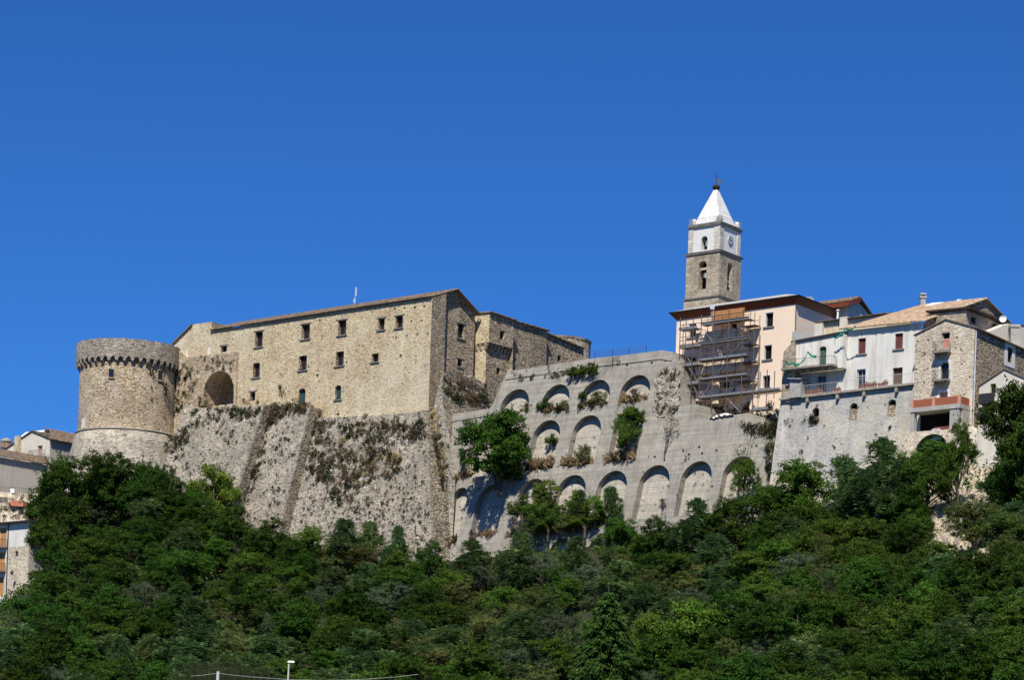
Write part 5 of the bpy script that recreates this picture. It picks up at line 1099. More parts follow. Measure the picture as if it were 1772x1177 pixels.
h = bx[4]; mb = MB(); mb.pbox(HL, h[0]-.35, h[0]-.01, h[2], h[3]+.35, 0, .05); mb.pbox(HL, h[1]+.01, h[1]+.35, h[2], h[3]+.35, 0, .05); mb.pbox(HL, h[0]-.01, h[1]+.01, h[3]+.01, h[3]+.35, 0, .05); mb.build('surround', M['whitep'], lh)
wlmp = thing('wall_lantern', 'black iron lantern on a bracket on the lower left house', 'lantern', tuple(HL.w(22, 993, .2)))
c = HL.w(20.5, 992, .9); mb = MB(); mb.lathe((c.x, c.y), [(.05, c.z-.3), (.2, c.z), (.28, c.z+.02), (.12, c.z+.25), (.02, c.z+.4)], 6); mb.build('lamp_head', M['iron'], wlmp); mb = MB(); q = HL.w(26, 998, 0); mb.tube([q, (q+c)/2+UP*.1-V((0, 0, .2)), c-UP*.3], .03, 4); mb.build('bracket', M['iron'], wlmp)
# ================================================================== VEGETATION
def rv(): 
    while True:
        d = V((random.uniform(-1, 1), random.uniform(-1, 1), random.uniform(-1, 1)))
        if .05 < d.length < 1: return d.normalized()
def leafq(mb, c, nrm, L, W_, m=0):
    x = nrm.cross(rv()).normalized(); y = nrm.cross(x); mb.face([c-x*L*.5, c-y*W_*.5+x*L*.1, c+x*L*.5, c+y*W_*.5+x*L*.1], m)
def make_tree(seed, H, Rr, style, leaf, nclump=260, per=34, ls=.26, trunkH=None, pale=False):
    random.seed(seed); crown = MB(); tk = MB(); tH = trunkH if trunkH is not None else H*.3
    lobes = []
    nl = 11 if style != 'shoots' else 9
    for i in range(nl):
        an = random.uniform(0, 2*pi); rr = Rr*math.sqrt(random.random())*.72; zf_ = random.random()
        z = tH*.7+(H-tH*.7)*(.18+.62*zf_)*(1-.35*(rr/Rr)**2); lobes.append((V((rr*cos(an), rr*sin(an), z)), Rr*random.uniform(.28, .5)))
    lobes.append((V((0, 0, H*.80)), Rr*.36))
    tips = []
    for i in range(nclump):
        c, r = random.choice(lobes); d = rv(); d.z = d.z*.8+.18; d.normalize(); rad = r*(.55+.5*random.random())
        p = c+V((d.x*rad, d.y*rad, d.z*rad*.85)); tips.append((p, d, c))
    if style == 'shoots':                     # compound fronds radiating from shoot ends
        for p, d, c in tips:
            for k in range(7):
                a = rv(); a = (a*.9+d*.5+V((0, 0, .25))).normalized(); Lf = random.uniform(.55, 1.05)
                side = a.cross(UP).normalized() if abs(a.z) < .95 else V((1, 0, 0)); nn_ = side.cross(a)
                for s_ in range(5):
                    b_ = p+a*Lf*(s_+1)/5-UP*.28*Lf*((s_+1)/5)**2
                    for sg_ in (-1, 1):
                        q = b_+side*sg_*random.uniform(.16, .30)+a*random.uniform(-.05, .12)-UP*random.uniform(-.05, .12); crown.face([b_-a*.04, q-a*.05, q+side*sg_*.05, b_+a*.05])
    else:
        cr = {'fine': .42, 'dense': .5, 'airy': .38}[style]
        for p, d, c in tips:
            for k in range(int(per*1.6)):
                o = rv()*cr*random.random()**.5; o.z *= .6; nn_ = (rv()+UP*.8+d*.5).normalized(); leafq(crown, p+o, nn_, ls*.78*random.uniform(.7, 1.3), ls*.42*random.uniform(.7, 1.2))
        for i in range(int(nclump*.35)):      # protruding sprays break the outline
            p, d, c = random.choice(tips); a = (d+rv()*.5+V((0, 0, .35))).normalized(); Lf = random.uniform(.5, 1.3)
            for k in range(14): leafq(crown, p+a*Lf*k/14+rv()*.12, (rv()+UP*.5).normalized(), ls*.9, ls*.4)
    tk.tube([V((0, 0, -1.0)), V((.05, 0, tH*.5)), V((0.1, .05, tH)), V((.05, 0, H*.7))], [Rr*.06+.05, Rr*.05+.04, Rr*.04+.03, .03], 7)
    for c, r in lobes[:8]:
        s_ = V((0.1, .05, tH*random.uniform(.6, 1.1))); mid = s_.lerp(c, .5)+UP*.2; tk.tube([s_, mid, c+UP*r*.3], [Rr*.025+.03, Rr*.018+.02, .015], 5)
    return crown, tk
MESH = {}; TOP = {}
def fallback(u, vtop, h):
    for Y in [x*.5 for x in range(780, 300, -1)]:
        p = P(u, vtop, Y)
        if Y < lerp(FT, p.x, 1)-3.0 and not (-76 < p.x < -47 and Y > 340.5): break
    return V((p.x, p.y, terr(p.x, p.y))), p.z-terr(p.x, p.y)
def tree_mesh(key, *a, leafmat='leaf_mid', bark='bark', **k):
    cr, tk = make_tree(*a, **k); ms = []; zsr_ = sorted(v[2] for v in cr.v); TOP[key[:-1]] = max(TOP.get(key[:-1], 0), zsr_[int(len(zsr_)*.995)])
    for nm, b_, mt in (('crown', cr, M[leafmat]), ('trunk', tk, M[bark])):
        me = bpy.data.meshes.new(nm); me.from_pydata(b_.v, [], b_.f); me.materials.append(mt); me.update(); ms.append(me)
    MESH[key] = ms
KINDS = {
 'robinia': ('tree', 'broadleaf tree', 'dark feathery locust tree'), 'mid': ('tree', 'broadleaf tree', 'mid green bushy tree'), 'ail': ('tree', 'broadleaf tree', 'tree with drooping fronds'),
 'olive': ('shrub', 'shrub', 'olive green scrubby bush'), 'grey': ('shrub', 'shrub', 'grey green wispy bush'), 'yellow': ('shrub', 'shrub', 'yellow green bush'), 'dense': ('tree', 'broadleaf tree', 'very dark dense tree'), 'brown': ('shrub', 'shrub', 'brown withered bush')}
tree_mesh('robinia0', 11, 8, 3.4, 'fine', 'x', 330, 30, .26, leafmat='leaf_dark'); tree_mesh('robinia1', 12, 8.5, 3.2, 'fine', 'x', 330, 30, .26, leafmat='leaf_dark'); tree_mesh('robinia2', 13, 7.5, 3.8, 'fine', 'x', 340, 30, .24, leafmat='leaf_dark')
tree_mesh('mid0', 21, 7, 3.2, 'fine', 'x', 320, 30, .25, leafmat='leaf_mid'); tree_mesh('mid1', 22, 6.5, 3.4, 'dense', 'x', 320, 30, .26, leafmat='leaf_mid'); tree_mesh('mid2', 23, 7, 3.0, 'fine', 'x', 300, 30, .24, leafmat='leaf_mid')
tree_mesh('ail0', 31, 7, 2.8, 'shoots', 'x', 230, leafmat='leaf_blue'); tree_mesh('ail1', 32, 6.5, 3.0, 'shoots', 'x', 240, leafmat='leaf_blue')
tree_mesh('olive0', 41, 5, 3.0, 'airy', 'x', 260, 30, .20, 1.0, leafmat='leaf_olive'); tree_mesh('olive1', 42, 5, 2.8, 'airy', 'x', 250, 30, .20, 1.0, leafmat='leaf_olive')
tree_mesh('grey0', 51, 5, 2.8, 'airy', 'x', 240, 30, .19, 1.0, leafmat='leaf_grey')
tree_mesh('yellow0', 61, 5, 2.6, 'dense', 'x', 230, 26, .28, 1.0, leafmat='leaf_yellow')
tree_mesh('dense0', 71, 9, 4.0, 'dense', 'x', 460, 34, .30, 1.5, leafmat='leaf_dark')
tree_mesh('brown0', 81, 4.5, 2.0, 'airy', 'x', 150, 24, .20, .8, leafmat='leaf_brown', bark='palebark')
tree_mesh('fig0', 91, 8, 4.3, 'dense', 'x', 420, 30, .34, .6, leafmat='leaf_mid')
tree_mesh('bush0', 92, 5, 2.5, 'fine', 'x', 230, 28, .24, .5, leafmat='leaf_mid'); tree_mesh('ybush0', 93, 5, 2.5, 'airy', 'x', 220, 26, .24, .5, leafmat='leaf_yellow'); tree_mesh('obush0', 94, 3, 1.8, 'airy', 'x', 130, 24, .18, .2, leafmat='leaf_olive')
for k_ in ('fig', 'bush', 'ybush', 'obush'): KINDS[k_] = ('shrub', 'shrub', 'bush')
NV = {'fig': 1, 'bush': 1, 'ybush': 1, 'obush': 1, 'robinia': 3, 'mid': 3, 'ail': 2, 'olive': 2, 'grey': 1, 'yellow': 1, 'dense': 1, 'brown': 1}
random.seed(99); cnt = {}
BASEH = {'fig': 8, 'bush': 5, 'ybush': 5, 'obush': 3, 'robinia': 8, 'mid': 6.8, 'ail': 6.8, 'olive': 5, 'grey': 5, 'yellow': 5, 'dense': 9, 'brown': 4.5}
def put(kind, loc, h, rs=1.0, label=None, group=None, name=None):
    i = random.randrange(NV[kind]); ms = MESH[f'{kind}{i}']; s_ = h/TOP[kind]; nm, cat, desc = KINDS[kind]
    o = thing(name or nm, label or desc, cat, tuple(loc), group); o.rotation_euler = (0, 0, random.uniform(0, 2*pi)); o.scale = (s_*rs*random.uniform(.9, 1.1), s_*rs*random.uniform(.9, 1.1), s_)
    for n2, me in zip(('crown', 'trunk'), ms): c_ = bpy.data.objects.new(n2, me); col.objects.link(c_); c_.parent = o
    return o
def solve(u, vtop, h):                        # stand a tree of height h on the slope so its top is seen at (u, vtop)
    Y = 150.0
    while Y < 372:
        p = P(u, vtop, Y)
        if terr(p.x, Y)+h >= p.z and Y < lerp(FT, p.x, 1)-1.5: pass
        if -76 < p.x < -47 and Y > 340.5: return None
        if p.z-h <= terr(p.x, Y): return V((p.x, Y, terr(p.x, Y)))
        Y += .5
    return None
def outline_v(u): return lerp([(0, 1065), (40, 1050), (60, 960), (80, 880), (112, 812), (175, 795), (240, 806), (290, 828), (308, 870), (345, 852), (395, 872), (430, 895), (500, 915), (640, 922), (735, 950), (770, 966), (900, 945), (1000, 940), (1060, 908), (1110, 888), (1215, 872), (1320, 838), (1390, 803), (1440, 832), (1465, 790), (1520, 762), (1570, 790), (1640, 760), (1665, 720), (1695, 790), (1720, 700), (1772, 700)], u, 1)
# hand-placed trees along the skyline of the thicket
hand = [
 ('robinia', 112, 812, 9, 1.0, 'feathery dark tree at the left shoulder of the tallest clump, below the round tower'), ('robinia', 178, 790, 11, 1.05, 'tallest feathery dark tree, its top against the flared base of the round tower'),
 ('robinia', 232, 803, 10.5, 1.0, 'dark feathery tree just right of the tallest one under the round tower'), ('robinia', 280, 826, 9.5, 1.0, 'dark rounded tree at the right shoulder of the clump under the round tower'),
 ('robinia', 85, 872, 9, .9, 'dark tree edging the lower left house'), ('yellow', 372, 824, 6.5, .75, 'yellow green tree against the grey scarp, right of the tower clump'),
 ('robinia', 335, 850, 8, .9, 'dark tree in the dip left of the yellow green one'), ('robinia', 408, 888, 8, 1.0, 'dark tree at the foot of the first buttress edge'), ('robinia', 470, 910, 8, 1.1, 'dark tree at the foot of the second buttress edge'),
 ('robinia', 140, 802, 10, .9, 'dark tree between the left shoulder and the tallest of the tower clump'), ('robinia', 206, 797, 10, .9, 'dark tree immediately right of the tallest tower clump tree'), ('robinia', 258, 815, 9.5, .9, 'dark tree second from the right shoulder of the tower clump'), ('robinia', 306, 850, 8, .9, 'low dark tree at the right foot of the tower clump'),
 ('mid', 540, 918, 7, 1.0, 'green tree under the brown weed patch of the scarp'), ('ail', 600, 915, 7, 1.0, 'blue green tree with pale fronds along the foot of the scarp'), ('ail', 640, 918, 6, .9, 'pale fronded tree right of centre at the foot of the scarp'), ('ail', 688, 926, 7.5, .6, 'slim upright tree in front of the right part of the scarp'),
 ('robinia', 748, 945, 7, .7, 'slim dark tree at the meeting of scarp and arcade'), ('ail', 815, 950, 6.5, 1.0, 'fronded tree under the first arches of the arcade'), ('ail', 900, 938, 7, 1.0, 'fronded tree in front of the lowest arches'), ('ail', 1000, 932, 6.5, .8, 'fronded tree beside the small visible lowest arch'),
 ('mid', 1075, 898, 7, 1.0, 'green tree rising before the middle arches of the third tier'), ('robinia', 1135, 890, 7, 1.0, 'dark tree before the sixth arch of the third tier'), ('ail', 1205, 868, 7.5, .9, 'fronded tree covering the foot of the last arches'), ('mid', 1265, 862, 7, .9, 'green tree left of the limewashed wall foot'),
 ('mid', 1335, 828, 8, 1.0, 'green tree at the left end of the limewashed wall'), ('mid', 1388, 798, 9, 1.0, 'broad green tree with brownish top at the limewashed wall'), ('ail', 1465, 778, 9, .6, 'slender fronded tree before the middle of the limewashed wall'), ('ail', 1525, 755, 10, .8, 'tall fronded tree before the right part of the limewashed wall'), ('ail', 1560, 780, 8, .7, 'fronded tree just left of the overgrown arch'),
 ('robinia', 1608, 765, 8, .8, 'dark tree filling the overgrown arch'), ('robinia', 1662, 722, 10, .5, 'tall pointed tree under the red brick parapet'), ('dense', 1762, 660, 14, .62, 'large very dark tree at the right edge in front of the small house'), ('dense', 1790, 720, 12, .7, 'dark tree cut by the right edge of the picture'),
 ('robinia', 1738, 790, 8, .8, 'dark green tree below the large dark one at the right'), ('olive', 1690, 850, 6, .8, 'thin olive tree standing on the bare rock slope'), ('olive', 1745, 880, 6, 1.0, 'olive tree at the right edge of the bare rock slope')]
for kind, u, v, h, rs, lb in hand:
    v -= 12 if u < 1000 else 0 if u < 1400 else -8
    p = solve(u, v, h)
    if p is None: p, h = fallback(u, v, h); h *= 1.05
    put(kind, p, h, rs, lb)
for kind, u, v, Y, lb in [('robinia', 84, 900, 309, 'dark tree hiding the right side of the shuttered house'), ('robinia', 105, 850, 318, 'tall dark tree behind the one beside the shuttered house'), ('mid', 74, 985, 303, 'green tree at the lower right corner of the shuttered house'), ('ail', 30, 1062, 296, 'fronded shrub before the arched door of the shuttered house'), ('ail', -5, 1075, 294, 'fronded shrub at the left edge below the shuttered house'), ('robinia', 92, 940, 300, 'dark tree standing in front of the shuttered house corner')]:
    p = P(u, v, Y); z = min(terr(p.x, Y), p.z-4); put(kind, V((p.x, Y, z)), (p.z-z)*1.05, .85 if u > 60 else 1.1, lb)
ZONE = [(60, 'beneath the shuttered house'), (150, 'beneath the left side of the round tower'), (240, 'beneath the round tower'), (320, 'beneath the gap right of the round tower'), (400, 'beneath the big round arch'), (470, 'beneath the first buttress edge'), (540, 'beneath the second buttress edge'), (640, 'beneath the middle of the palace'), (740, 'beneath the right part of the palace'), (820, 'beneath the palace corner'), (900, 'beneath the big wall tree'), (980, 'left of the conifer'), (1120, 'around the conifer'), (1210, 'beneath the bell tower'), (1300, 'beneath the scaffolding'), (1370, 'beneath the peach house corner'), (1450, 'beneath the green door'), (1520, 'beneath the white house'), (1590, 'beneath the wooden terrace door'), (1660, 'beneath the stone house'), (1730, 'beneath the small gabled house'), (3000, 'along the right picture edge')]
def region(u, v):
    d = v-outline_v(min(1772, max(0, u)))
    row = 'uppermost row' if d < 60 else 'second row' if d < 120 else 'third row' if d < 185 else 'fourth row' if d < 250 else 'lowest rows'
    return row, next(z for x, z in ZONE if u < x)
random.seed(5)
def kind_at(u, v):
    r = random.random()
    if u < 420: w_ = [('robinia', .48), ('mid', .26), ('ail', .12), ('olive', .08), ('grey', .06)]
    elif u < 760: w_ = [('robinia', .30), ('mid', .24), ('ail', .18), ('olive', .10), ('grey', .16), ('dense', .02)]
    elif u < 1250: w_ = [('robinia', .12), ('mid', .28), ('ail', .10), ('olive', .36), ('grey', .10), ('yellow', .04)]
    else: w_ = [('robinia', .26), ('mid', .40), ('ail', .12), ('olive', .14), ('grey', .05), ('yellow', .03)]
    if v > 1080 and u < 700: w_ = [('robinia', .2), ('mid', .24), ('ail', .24), ('olive', .12), ('grey', .20)]
    t = 0
    for k, x in w_:
        t += x
        if r < t: return k
    return 'mid'
v = 838.0; placed = 0
rows = []
while v < 1290:
    u = -60+random.uniform(0, 30)
    while u < 1850:
        uu = u+random.uniform(-12, 12); vv = v+random.uniform(-10, 10)
        if vv > outline_v(min(1772, max(0, uu)))+(8 if uu < 1150 else 22) and not (uu < 66 and vv < 1075) and not (1615 < uu < 1700 and 820 < vv < 925) and abs(uu-1050) > 0:
            k = kind_at(uu, vv); h = BASEH[k]*random.uniform(.62, .92); p = solve(uu, vv, h)
            if p is None and vv < outline_v(uu)+70: p, h = fallback(uu, vv, h); p = p if h < 13 else None
            if p is not None and not (985 < uu < 1115 and vv > 1010 and p.y < 262):
                rw, sd2 = region(uu, vv); d = KINDS[k][2]; put(k, p, h, random.uniform(1.1, 1.4), f'{d}, {rw}, {sd2}', f'cluster of the same: {d}, {rw}, {sd2}'); placed += 1
        u += 62
    v += 29
print('trees placed', placed)
# special individuals
q = solve(648, 1092, 4.5); put('brown', q+V((0, -3, 0)), 4.5, .55, 'brown withered bush standing out among green ones low on the slope under the scarp')
q = solve(1185, 1048, 6.5); put('yellow', q+V((0, -3, 0)), 6.5, 1.0, 'light yellow green leafy tree right of the dark conifer')
q = solve(1120, 1068, 5.0); put('yellow', q+V((0, -3, 0)), 5, .8, 'small yellowing bush touching the right side of the conifer')
q = solve(215, 1128, 4.0); put('ail', q+V((0, -4, 0)), 5, .8, 'pale fronded sapling in the bottom left of the thicket')
# conifer
random.seed(31); p = solve(1052, 1018, 14); con = thing('conifer', 'large dark conifer with layered drooping branches at bottom centre', 'conifer', tuple(p+V((0, -2, 0))))
b0 = p+V((0, -2, 0)); H_ = 14.2; mb = MB(); tk = MB(); tk.tube([b0-UP, b0+UP*H_*.5, b0+UP*H_*.98], [.3, .18, .02], 8)
nl = 21
for i in range(nl):
    f = i/nl; z = H_*(.05+.93*f); Rl = 4.9*(1-f)**.72*random.uniform(.85, 1.1)+.25; nb = int(15-8*f)
    for k in range(nb):
        an = 2*pi*k/nb+random.uniform(-.3, .3); L = Rl*random.uniform(.55, 1.14); d = V((cos(an), sin(an), 0)); base = b0+UP*z; steps = max(5, int(L/.16))
        side = V((-sin(an), cos(an), 0))
        for s_ in range(steps):
            t = (s_+1)/steps; c = base+d*L*t+UP*(.22*L*t-.42*L*t*t); wd = .75*(1-t*.55)*min(1, L*.6)
            for m_ in range(15):
                o = side*random.uniform(-wd, wd)+UP*random.uniform(-.42, .05)+d*random.uniform(-.1, .1); dirn = (d*.5+side*(o.dot(side))*.8+V((0, 0, -.35))).normalized(); q2 = c+o; x_ = dirn.cross(rv()).normalized()
                mb.face([q2-x_*.07, q2+dirn*.36, q2+x_*.07])
        tk.tube([base, base+d*L*.6+UP*(.02*L)], [.06, .02], 4)
M['leaf_con'] = leafm('leaf_conifer', (.014, .036, .007), (.034, .066, .012), (.072, .11, .022), .05)
mb.build('crown', M['leaf_con'], con); tk.build('trunk', M['bark'], con)
random.seed(2024)
# shrubs and trees growing on the arcade
def on_ar(u, v, off=.0): return AR.w(u, v, off)
def wall_bush(kind, u, v, h, rs, lb, off=.8, name=None, pl=None):
    p = (pl or AR).w(u, v, off); return put(kind, p, h, rs, lb, None, name)
wall_bush('fig', 864, 842, 9.8, 1.02, 'big leafy fig-like tree growing out of the arcade wall at left', 1.5, 'tree')
wall_bush('ail', 800, 816, 3.2, .6, 'small fronded shrub left of the big wall tree', 1)
wall_bush('bush', 930, 928, 6.0, .8, 'leafy tree covering the third arch of the lower tier', 1)
wall_bush('ybush', 945, 885, 4.0, .9, 'yellowing bush over the top of the tree in the lower tier', 2)
wall_bush('ail', 1003, 916, 4.8, .6, 'fronded shrub in the fourth arch of the lower tier', 1)
wall_bush('ybush', 995, 898, 3.6, .75, 'yellow green creeper on the wall right of the lower tier tree', 1.4)
wall_bush('ail', 1058, 912, 5.2, .5, 'light green fronded sapling in the fifth arch of the lower tier', 1)
wall_bush('bush', 1086, 792, 6.4, .55, 'small dark tree inside the right hand arch of the second tier', .2)
wall_bush('bush', 1092, 738, 2.4, 1.5, 'ivy-like green clump at the crown of the right hand arch of the second tier', .5)
for u_, v_, h_, k_, l_ in [(968, 925, 3.6, 'bush', 'low bush between the third and fourth arches of the lower tier'), (1030, 905, 3.4, 'ybush', 'low yellow green bush between fourth and fifth arches of the lower tier'), (905, 905, 3.6, 'bush', 'bush at the left foot of the third arch of the lower tier'), (1060, 880, 2.6, 'ail', 'small fronds high in the fifth arch of the lower tier')]: wall_bush(k_, u_, v_, h_, 1.1, l_, .8)
wall_bush('mid', 1288, 872, 6.0, .6, 'thin leafy tree in front of the last arch of the third tier', 1.2)
for v_ in ((1611, 842, 5.0, 1.3, 'bush', 'dark bush filling the overgrown arch below the garage', -.8), (1590, 848, 4.0, 1.0, 'bush', 'bush at the left foot of the overgrown arch', .5), (1636, 836, 4.2, 1.0, 'bush', 'bush at the right foot of the overgrown arch', .5)): wall_bush(v_[4], v_[0], v_[1], v_[2], v_[3], v_[5], v_[6], None, RW)
for u_, v_, h_, k_, l_ in [(925, 930, 3.0, 'obush', 'olive shrub at the trunk of the lower tier tree'), (948, 928, 3.4, 'bush', 'bush hiding the base between third and fourth lower arches'), (985, 924, 3.0, 'obush', 'olive shrub in the right corner of the fourth lower arch'), (1012, 922, 3.2, 'bush', 'bush before the pier between fourth and fifth lower arches'), (858, 838, 3.4, 'bush', 'dark bush round the trunk of the big wall tree'), (885, 835, 2.8, 'bush', 'low bush right of the trunk of the big wall tree')]: wall_bush(k_, u_, v_, h_, 1.2, l_, 1.0)
for u, v, h, k, lb in [(912, 716, 1.6, 'olive', 'round green shrub in the first arch of the top tier'), (943, 712, 1.8, 'mid', 'green shrub at the left foot of the second top tier arch'), (975, 708, 1.3, 'olive', 'olive shrub in the middle of the second top tier arch'), (1009, 692, 1.2, 'mid', 'green shrub at left in the third top tier arch'), (1033, 700, 1.8, 'olive', 'yellowish shrub filling the third top tier arch'), (1100, 690, 1.4, 'brown', 'dry brown shrub in the fourth top tier arch'),
                       (955, 770, 1.5, 'mid', 'small shrub in the middle of the first clear second tier arch'), (1008, 800, 2.2, 'olive', 'shrub at the foot of the middle second tier arch'), (992, 653, 1.4, 'mid', 'left one of three round bushes on the arcade parapet'), (1006, 652, 1.5, 'mid', 'middle one of three round bushes on the arcade parapet'), (1021, 650, 1.7, 'robinia', 'right one of three round bushes on the arcade parapet')]:
    k = {'mid': 'bush', 'robinia': 'bush', 'olive': 'obush'}.get(k, k); wall_bush(k, u, v+3, h*1.1, 1.1, lb, -.5 if v > 680 and v < 830 else .3, 'shrub')
# bare trees
def bare(name_lb, u, v, vtop, pl, off, seed, spread=.5):
    random.seed(seed); b_ = pl.w(u, v, off); H_ = (v-vtop)/F*b_.y; o = thing('bare_tree', name_lb, 'bare tree', tuple(b_)); mb = MB(); lf_ = MB()
    def br(p, d, L, r, dep):
        q = p+d*L; mid = p.lerp(q, .5)+rv()*L*.06; mb.tube([p, mid, q], [r, r*.8, r*.55], 5 if dep < 2 else 3)
        if dep > 3:
            for k in range(3): leafq(lf_, q+rv()*.25, rv(), .22, .12)
            return
        for k in range(3 if dep < 2 else 2+(random.random() < .4)):
            nd = (d+rv()*spread+V((0, 0, .25))).normalized(); br(q if k else p.lerp(q, .75), nd, L*random.uniform(.62, .85), r*.55, dep+1)
    br(b_-UP*.3, V((.06, 0, 1)).normalized(), H_*.30, .11, 0); mb.build('trunk', M['bark'], o); lf_.build('crown', M['leaf_mid'], o)
bare('spindly half bare tree growing from the wall right of the second tier arches', 1150, 792, 705, AR, .2, 3, .6)
bare('leafless dead tree in front of the last arch of the third tier', 1276, 866, 750, AR, 1.2, 5, .42)
bare('low leafless tree at the corner of arcade and limewashed wall', 1335, 800, 738, AR, .6, 8, .9)
# weeds on the walls: tufts nobody could count
def tuft(mb, p, nrm, size, m, nb=22, flatn=.6):
    for i in range(nb):
        d = (nrm*random.uniform(.2, 1)+UP*random.uniform(-.35, .95)+rv()*.75).normalized(); b_ = p+rv()*size*.35; L = size*random.uniform(.35, .75); x = d.cross(rv()).normalized()*size*.085
        mb.face([b_-x, b_+x, b_+d*L], m)
        if i % 2: leafq(mb, b_+d*L*.7, rv(), size*.28, size*.16, m)
WM = [M['weed_green'], M['weed_dark'], M['weed_brown'], M['weed_straw']]
def scatter(name, label, jobs):
    mb = MB()
    for pl, poly, n_, smin, smax, wts in jobs:
        us = [x for x, _ in poly]; vs = [y for _, y in poly]; k = 0; tries = 0
        while k < n_ and tries < n_*20:
            tries += 1; u = random.uniform(min(us), max(us)); v = random.uniform(min(vs), max(vs)); ins = False; j = len(poly)-1
            for i in range(len(poly)):
                (x1, y1), (x2, y2) = poly[i], poly[j]
                if (y1 > v) != (y2 > v) and u < (x2-x1)*(v-y1)/(y2-y1)+x1: ins = not ins
                j = i
            if not ins: continue
            if noise.noise(V((u*.03, v*.045, 3)))+random.uniform(-.5, .55) < -.12: continue
            p = pl.w(u, v, .05); n2 = (pl.n+UP*.3).normalized(); m_ = random.choices(range(4), wts)[0]; s_ = smin+(smax-smin)*random.random()**2
            if random.random() < .35:
                for q in range(random.randrange(2, 5)): tuft(mb, p+pl.d*random.gauss(0, s_*.9)+UP*random.gauss(0, s_*.5), n2, s_*random.uniform(.6, 1), m_, 14)
            tuft(mb, p, n2, s_, m_); k += 1
    o = mb.build(name, WM); tag(o, label, 'weeds', kind='stuff'); return o
g, dk, br_, st = (3, 2, 1, .2), (2, 4, 1, .1), (1, 1, 4, .6), (.6, .2, 1.2, 5)
SBs = Pl(SB.p0+SB.n*.0, K1, .33)
scatter('weeds', 'green and brown weed tufts sprouting all over the sloping scarp', [
 (SA, [(335, 715), (450, 705), (395, 900), (295, 900), (290, 800)], 100, .22, .62, g), (SA, [(325, 720), (345, 708), (450, 703), (448, 722), (340, 735)], 45, .5, 1.1, g), (SA, [(285, 770), (335, 710), (345, 730), (310, 790), (300, 850), (275, 840)], 70, .4, 1.0, g),
 (SB, [(462, 703), (532, 703), (485, 900), (402, 905)], 90, .25, .7, g), (SB, [(458, 708), (478, 706), (445, 820), (425, 900), (402, 900)], 110, .45, 1.0, (2, 2, 2, .2)), (SB, [(465, 702), (532, 700), (528, 722), (462, 728)], 60, .5, 1.2, (1, 1, 3, .3)),
 (SC, [(545, 722), (735, 712), (745, 960), (490, 960)], 470, .2, .55, (2.5, 3, 2, .3)), (SC, [(541, 715), (556, 718), (530, 800), (505, 880), (492, 890)], 75, .4, .9, (2, 2, 2, .3)), (SC, [(550, 730), (730, 725), (735, 765), (545, 772)], 150, .45, 1.1, (1, 2, 3, .3)),
 (SC, [(540, 785), (600, 775), (700, 780), (690, 825), (610, 850), (530, 825)], 190, .45, 1.15, (1.2, 1, 3.2, .6)), (SC, [(560, 840), (625, 835), (620, 885), (560, 880)], 40, .4, .9, (2, 2, 2, .1)), (SC, [(545, 760), (735, 745), (740, 900), (640, 930), (520, 900)], 260, .16, .45, (1, .8, 4, 1)), (SC, [(742, 740), (760, 740), (762, 960), (749, 960)], 1, .3, .6, dk)])
scatter('weeds', 'dry grass and dark weeds filling the gap right of the scarp corner', [
 (BQ, [(748, 735), (764, 735), (772, 800), (762, 940), (750, 950)], 130, .4, 1.0, (1, 2, 3, .8)), (BP, [(768, 655), (805, 650), (835, 675), (842, 705), (795, 712), (772, 690)], 60, .5, 1.2, (1, .6, 4, 1)), (BQ, [(742, 690), (762, 735), (758, 765), (742, 760)], 20, .4, .8, st)])
dry = MB()
def ledge(u0, u1, v0, v1, n_, smin, smax, wts, off=-.1):
    for i in range(int(n_*.75)):
        t = random.random(); u = u0+(u1-u0)*t; v = v0+(v1-v0)*t+random.uniform(-5, 2); tuft(dry, AR.w(u, v, off+random.uniform(-.6, .4)), (AR.n*.5+UP).normalized(), random.uniform(smin, smax)*random.uniform(.45, 1.05), random.choices(range(4), wts)[0], 24)
for x in [(765, 790, 945, 938, 36, .7, 1.5), (810, 858, 932, 925, 45, .6, 1.2), (876, 905, 928, 925, 30, .6, 1.2), (945, 1000, 922, 915, 50, .7, 1.4), (1018, 1065, 913, 905, 50, .6, 1.3), (782, 815, 832, 822, 40, .8, 1.4), (915, 955, 812, 804, 60, .8, 1.7), (975, 1025, 806, 800, 75, .8, 1.6), (1048, 1098, 798, 790, 90, .8, 1.6), (1070, 1122, 697, 690, 55, .6, 1.2), (1145, 1150, 868, 880, 12, .5, .9), (1100, 1105, 830, 830, 0, .5, .6)]: ledge(*x, (.8, .3, 1.6, 4))
for x in [(935, 985, 716, 708, 55, .5, 1.1), (1000, 1052, 706, 698, 50, .5, 1.1), (868, 915, 722, 715, 25, .4, .9)]: ledge(*x, (3, 1, 1.5, 2))
tag(dry.build('dry_grass', WM), 'straw coloured dry grass on the sills of the blind arches', 'dry grass', kind='stuff')
scatter('weeds', 'scattered small weeds on the grey arcaded wall and its parapet', [
 (AR, [(885, 645), (1125, 620), (1125, 632), (885, 662)], 34, .3, .8, (2, 2, 2, .5)), (AR, [(790, 730), (850, 720), (1310, 800), (1300, 880), (780, 900)], 60, .18, .5, (3, 2, 1, .5)),
 (AR, [(1132, 640), (1172, 640), (1172, 715), (1132, 720)], 40, .3, .8, (2, 2, 2, .3)), (PF, [(1210, 705), (1350, 698), (1345, 740), (1290, 725), (1210, 728)], 60, .5, 1.2, (1.5, 2, 2, 1)), (AR, [(1285, 735), (1345, 735), (1342, 752), (1288, 750)], 55, .5, 1.0, (2, 1.5, 1.5, 1)), (AR, [(1330, 740), (1345, 740), (1335, 820), (1325, 830)], 35, .4, .8, (2, 2, 1, .2))])
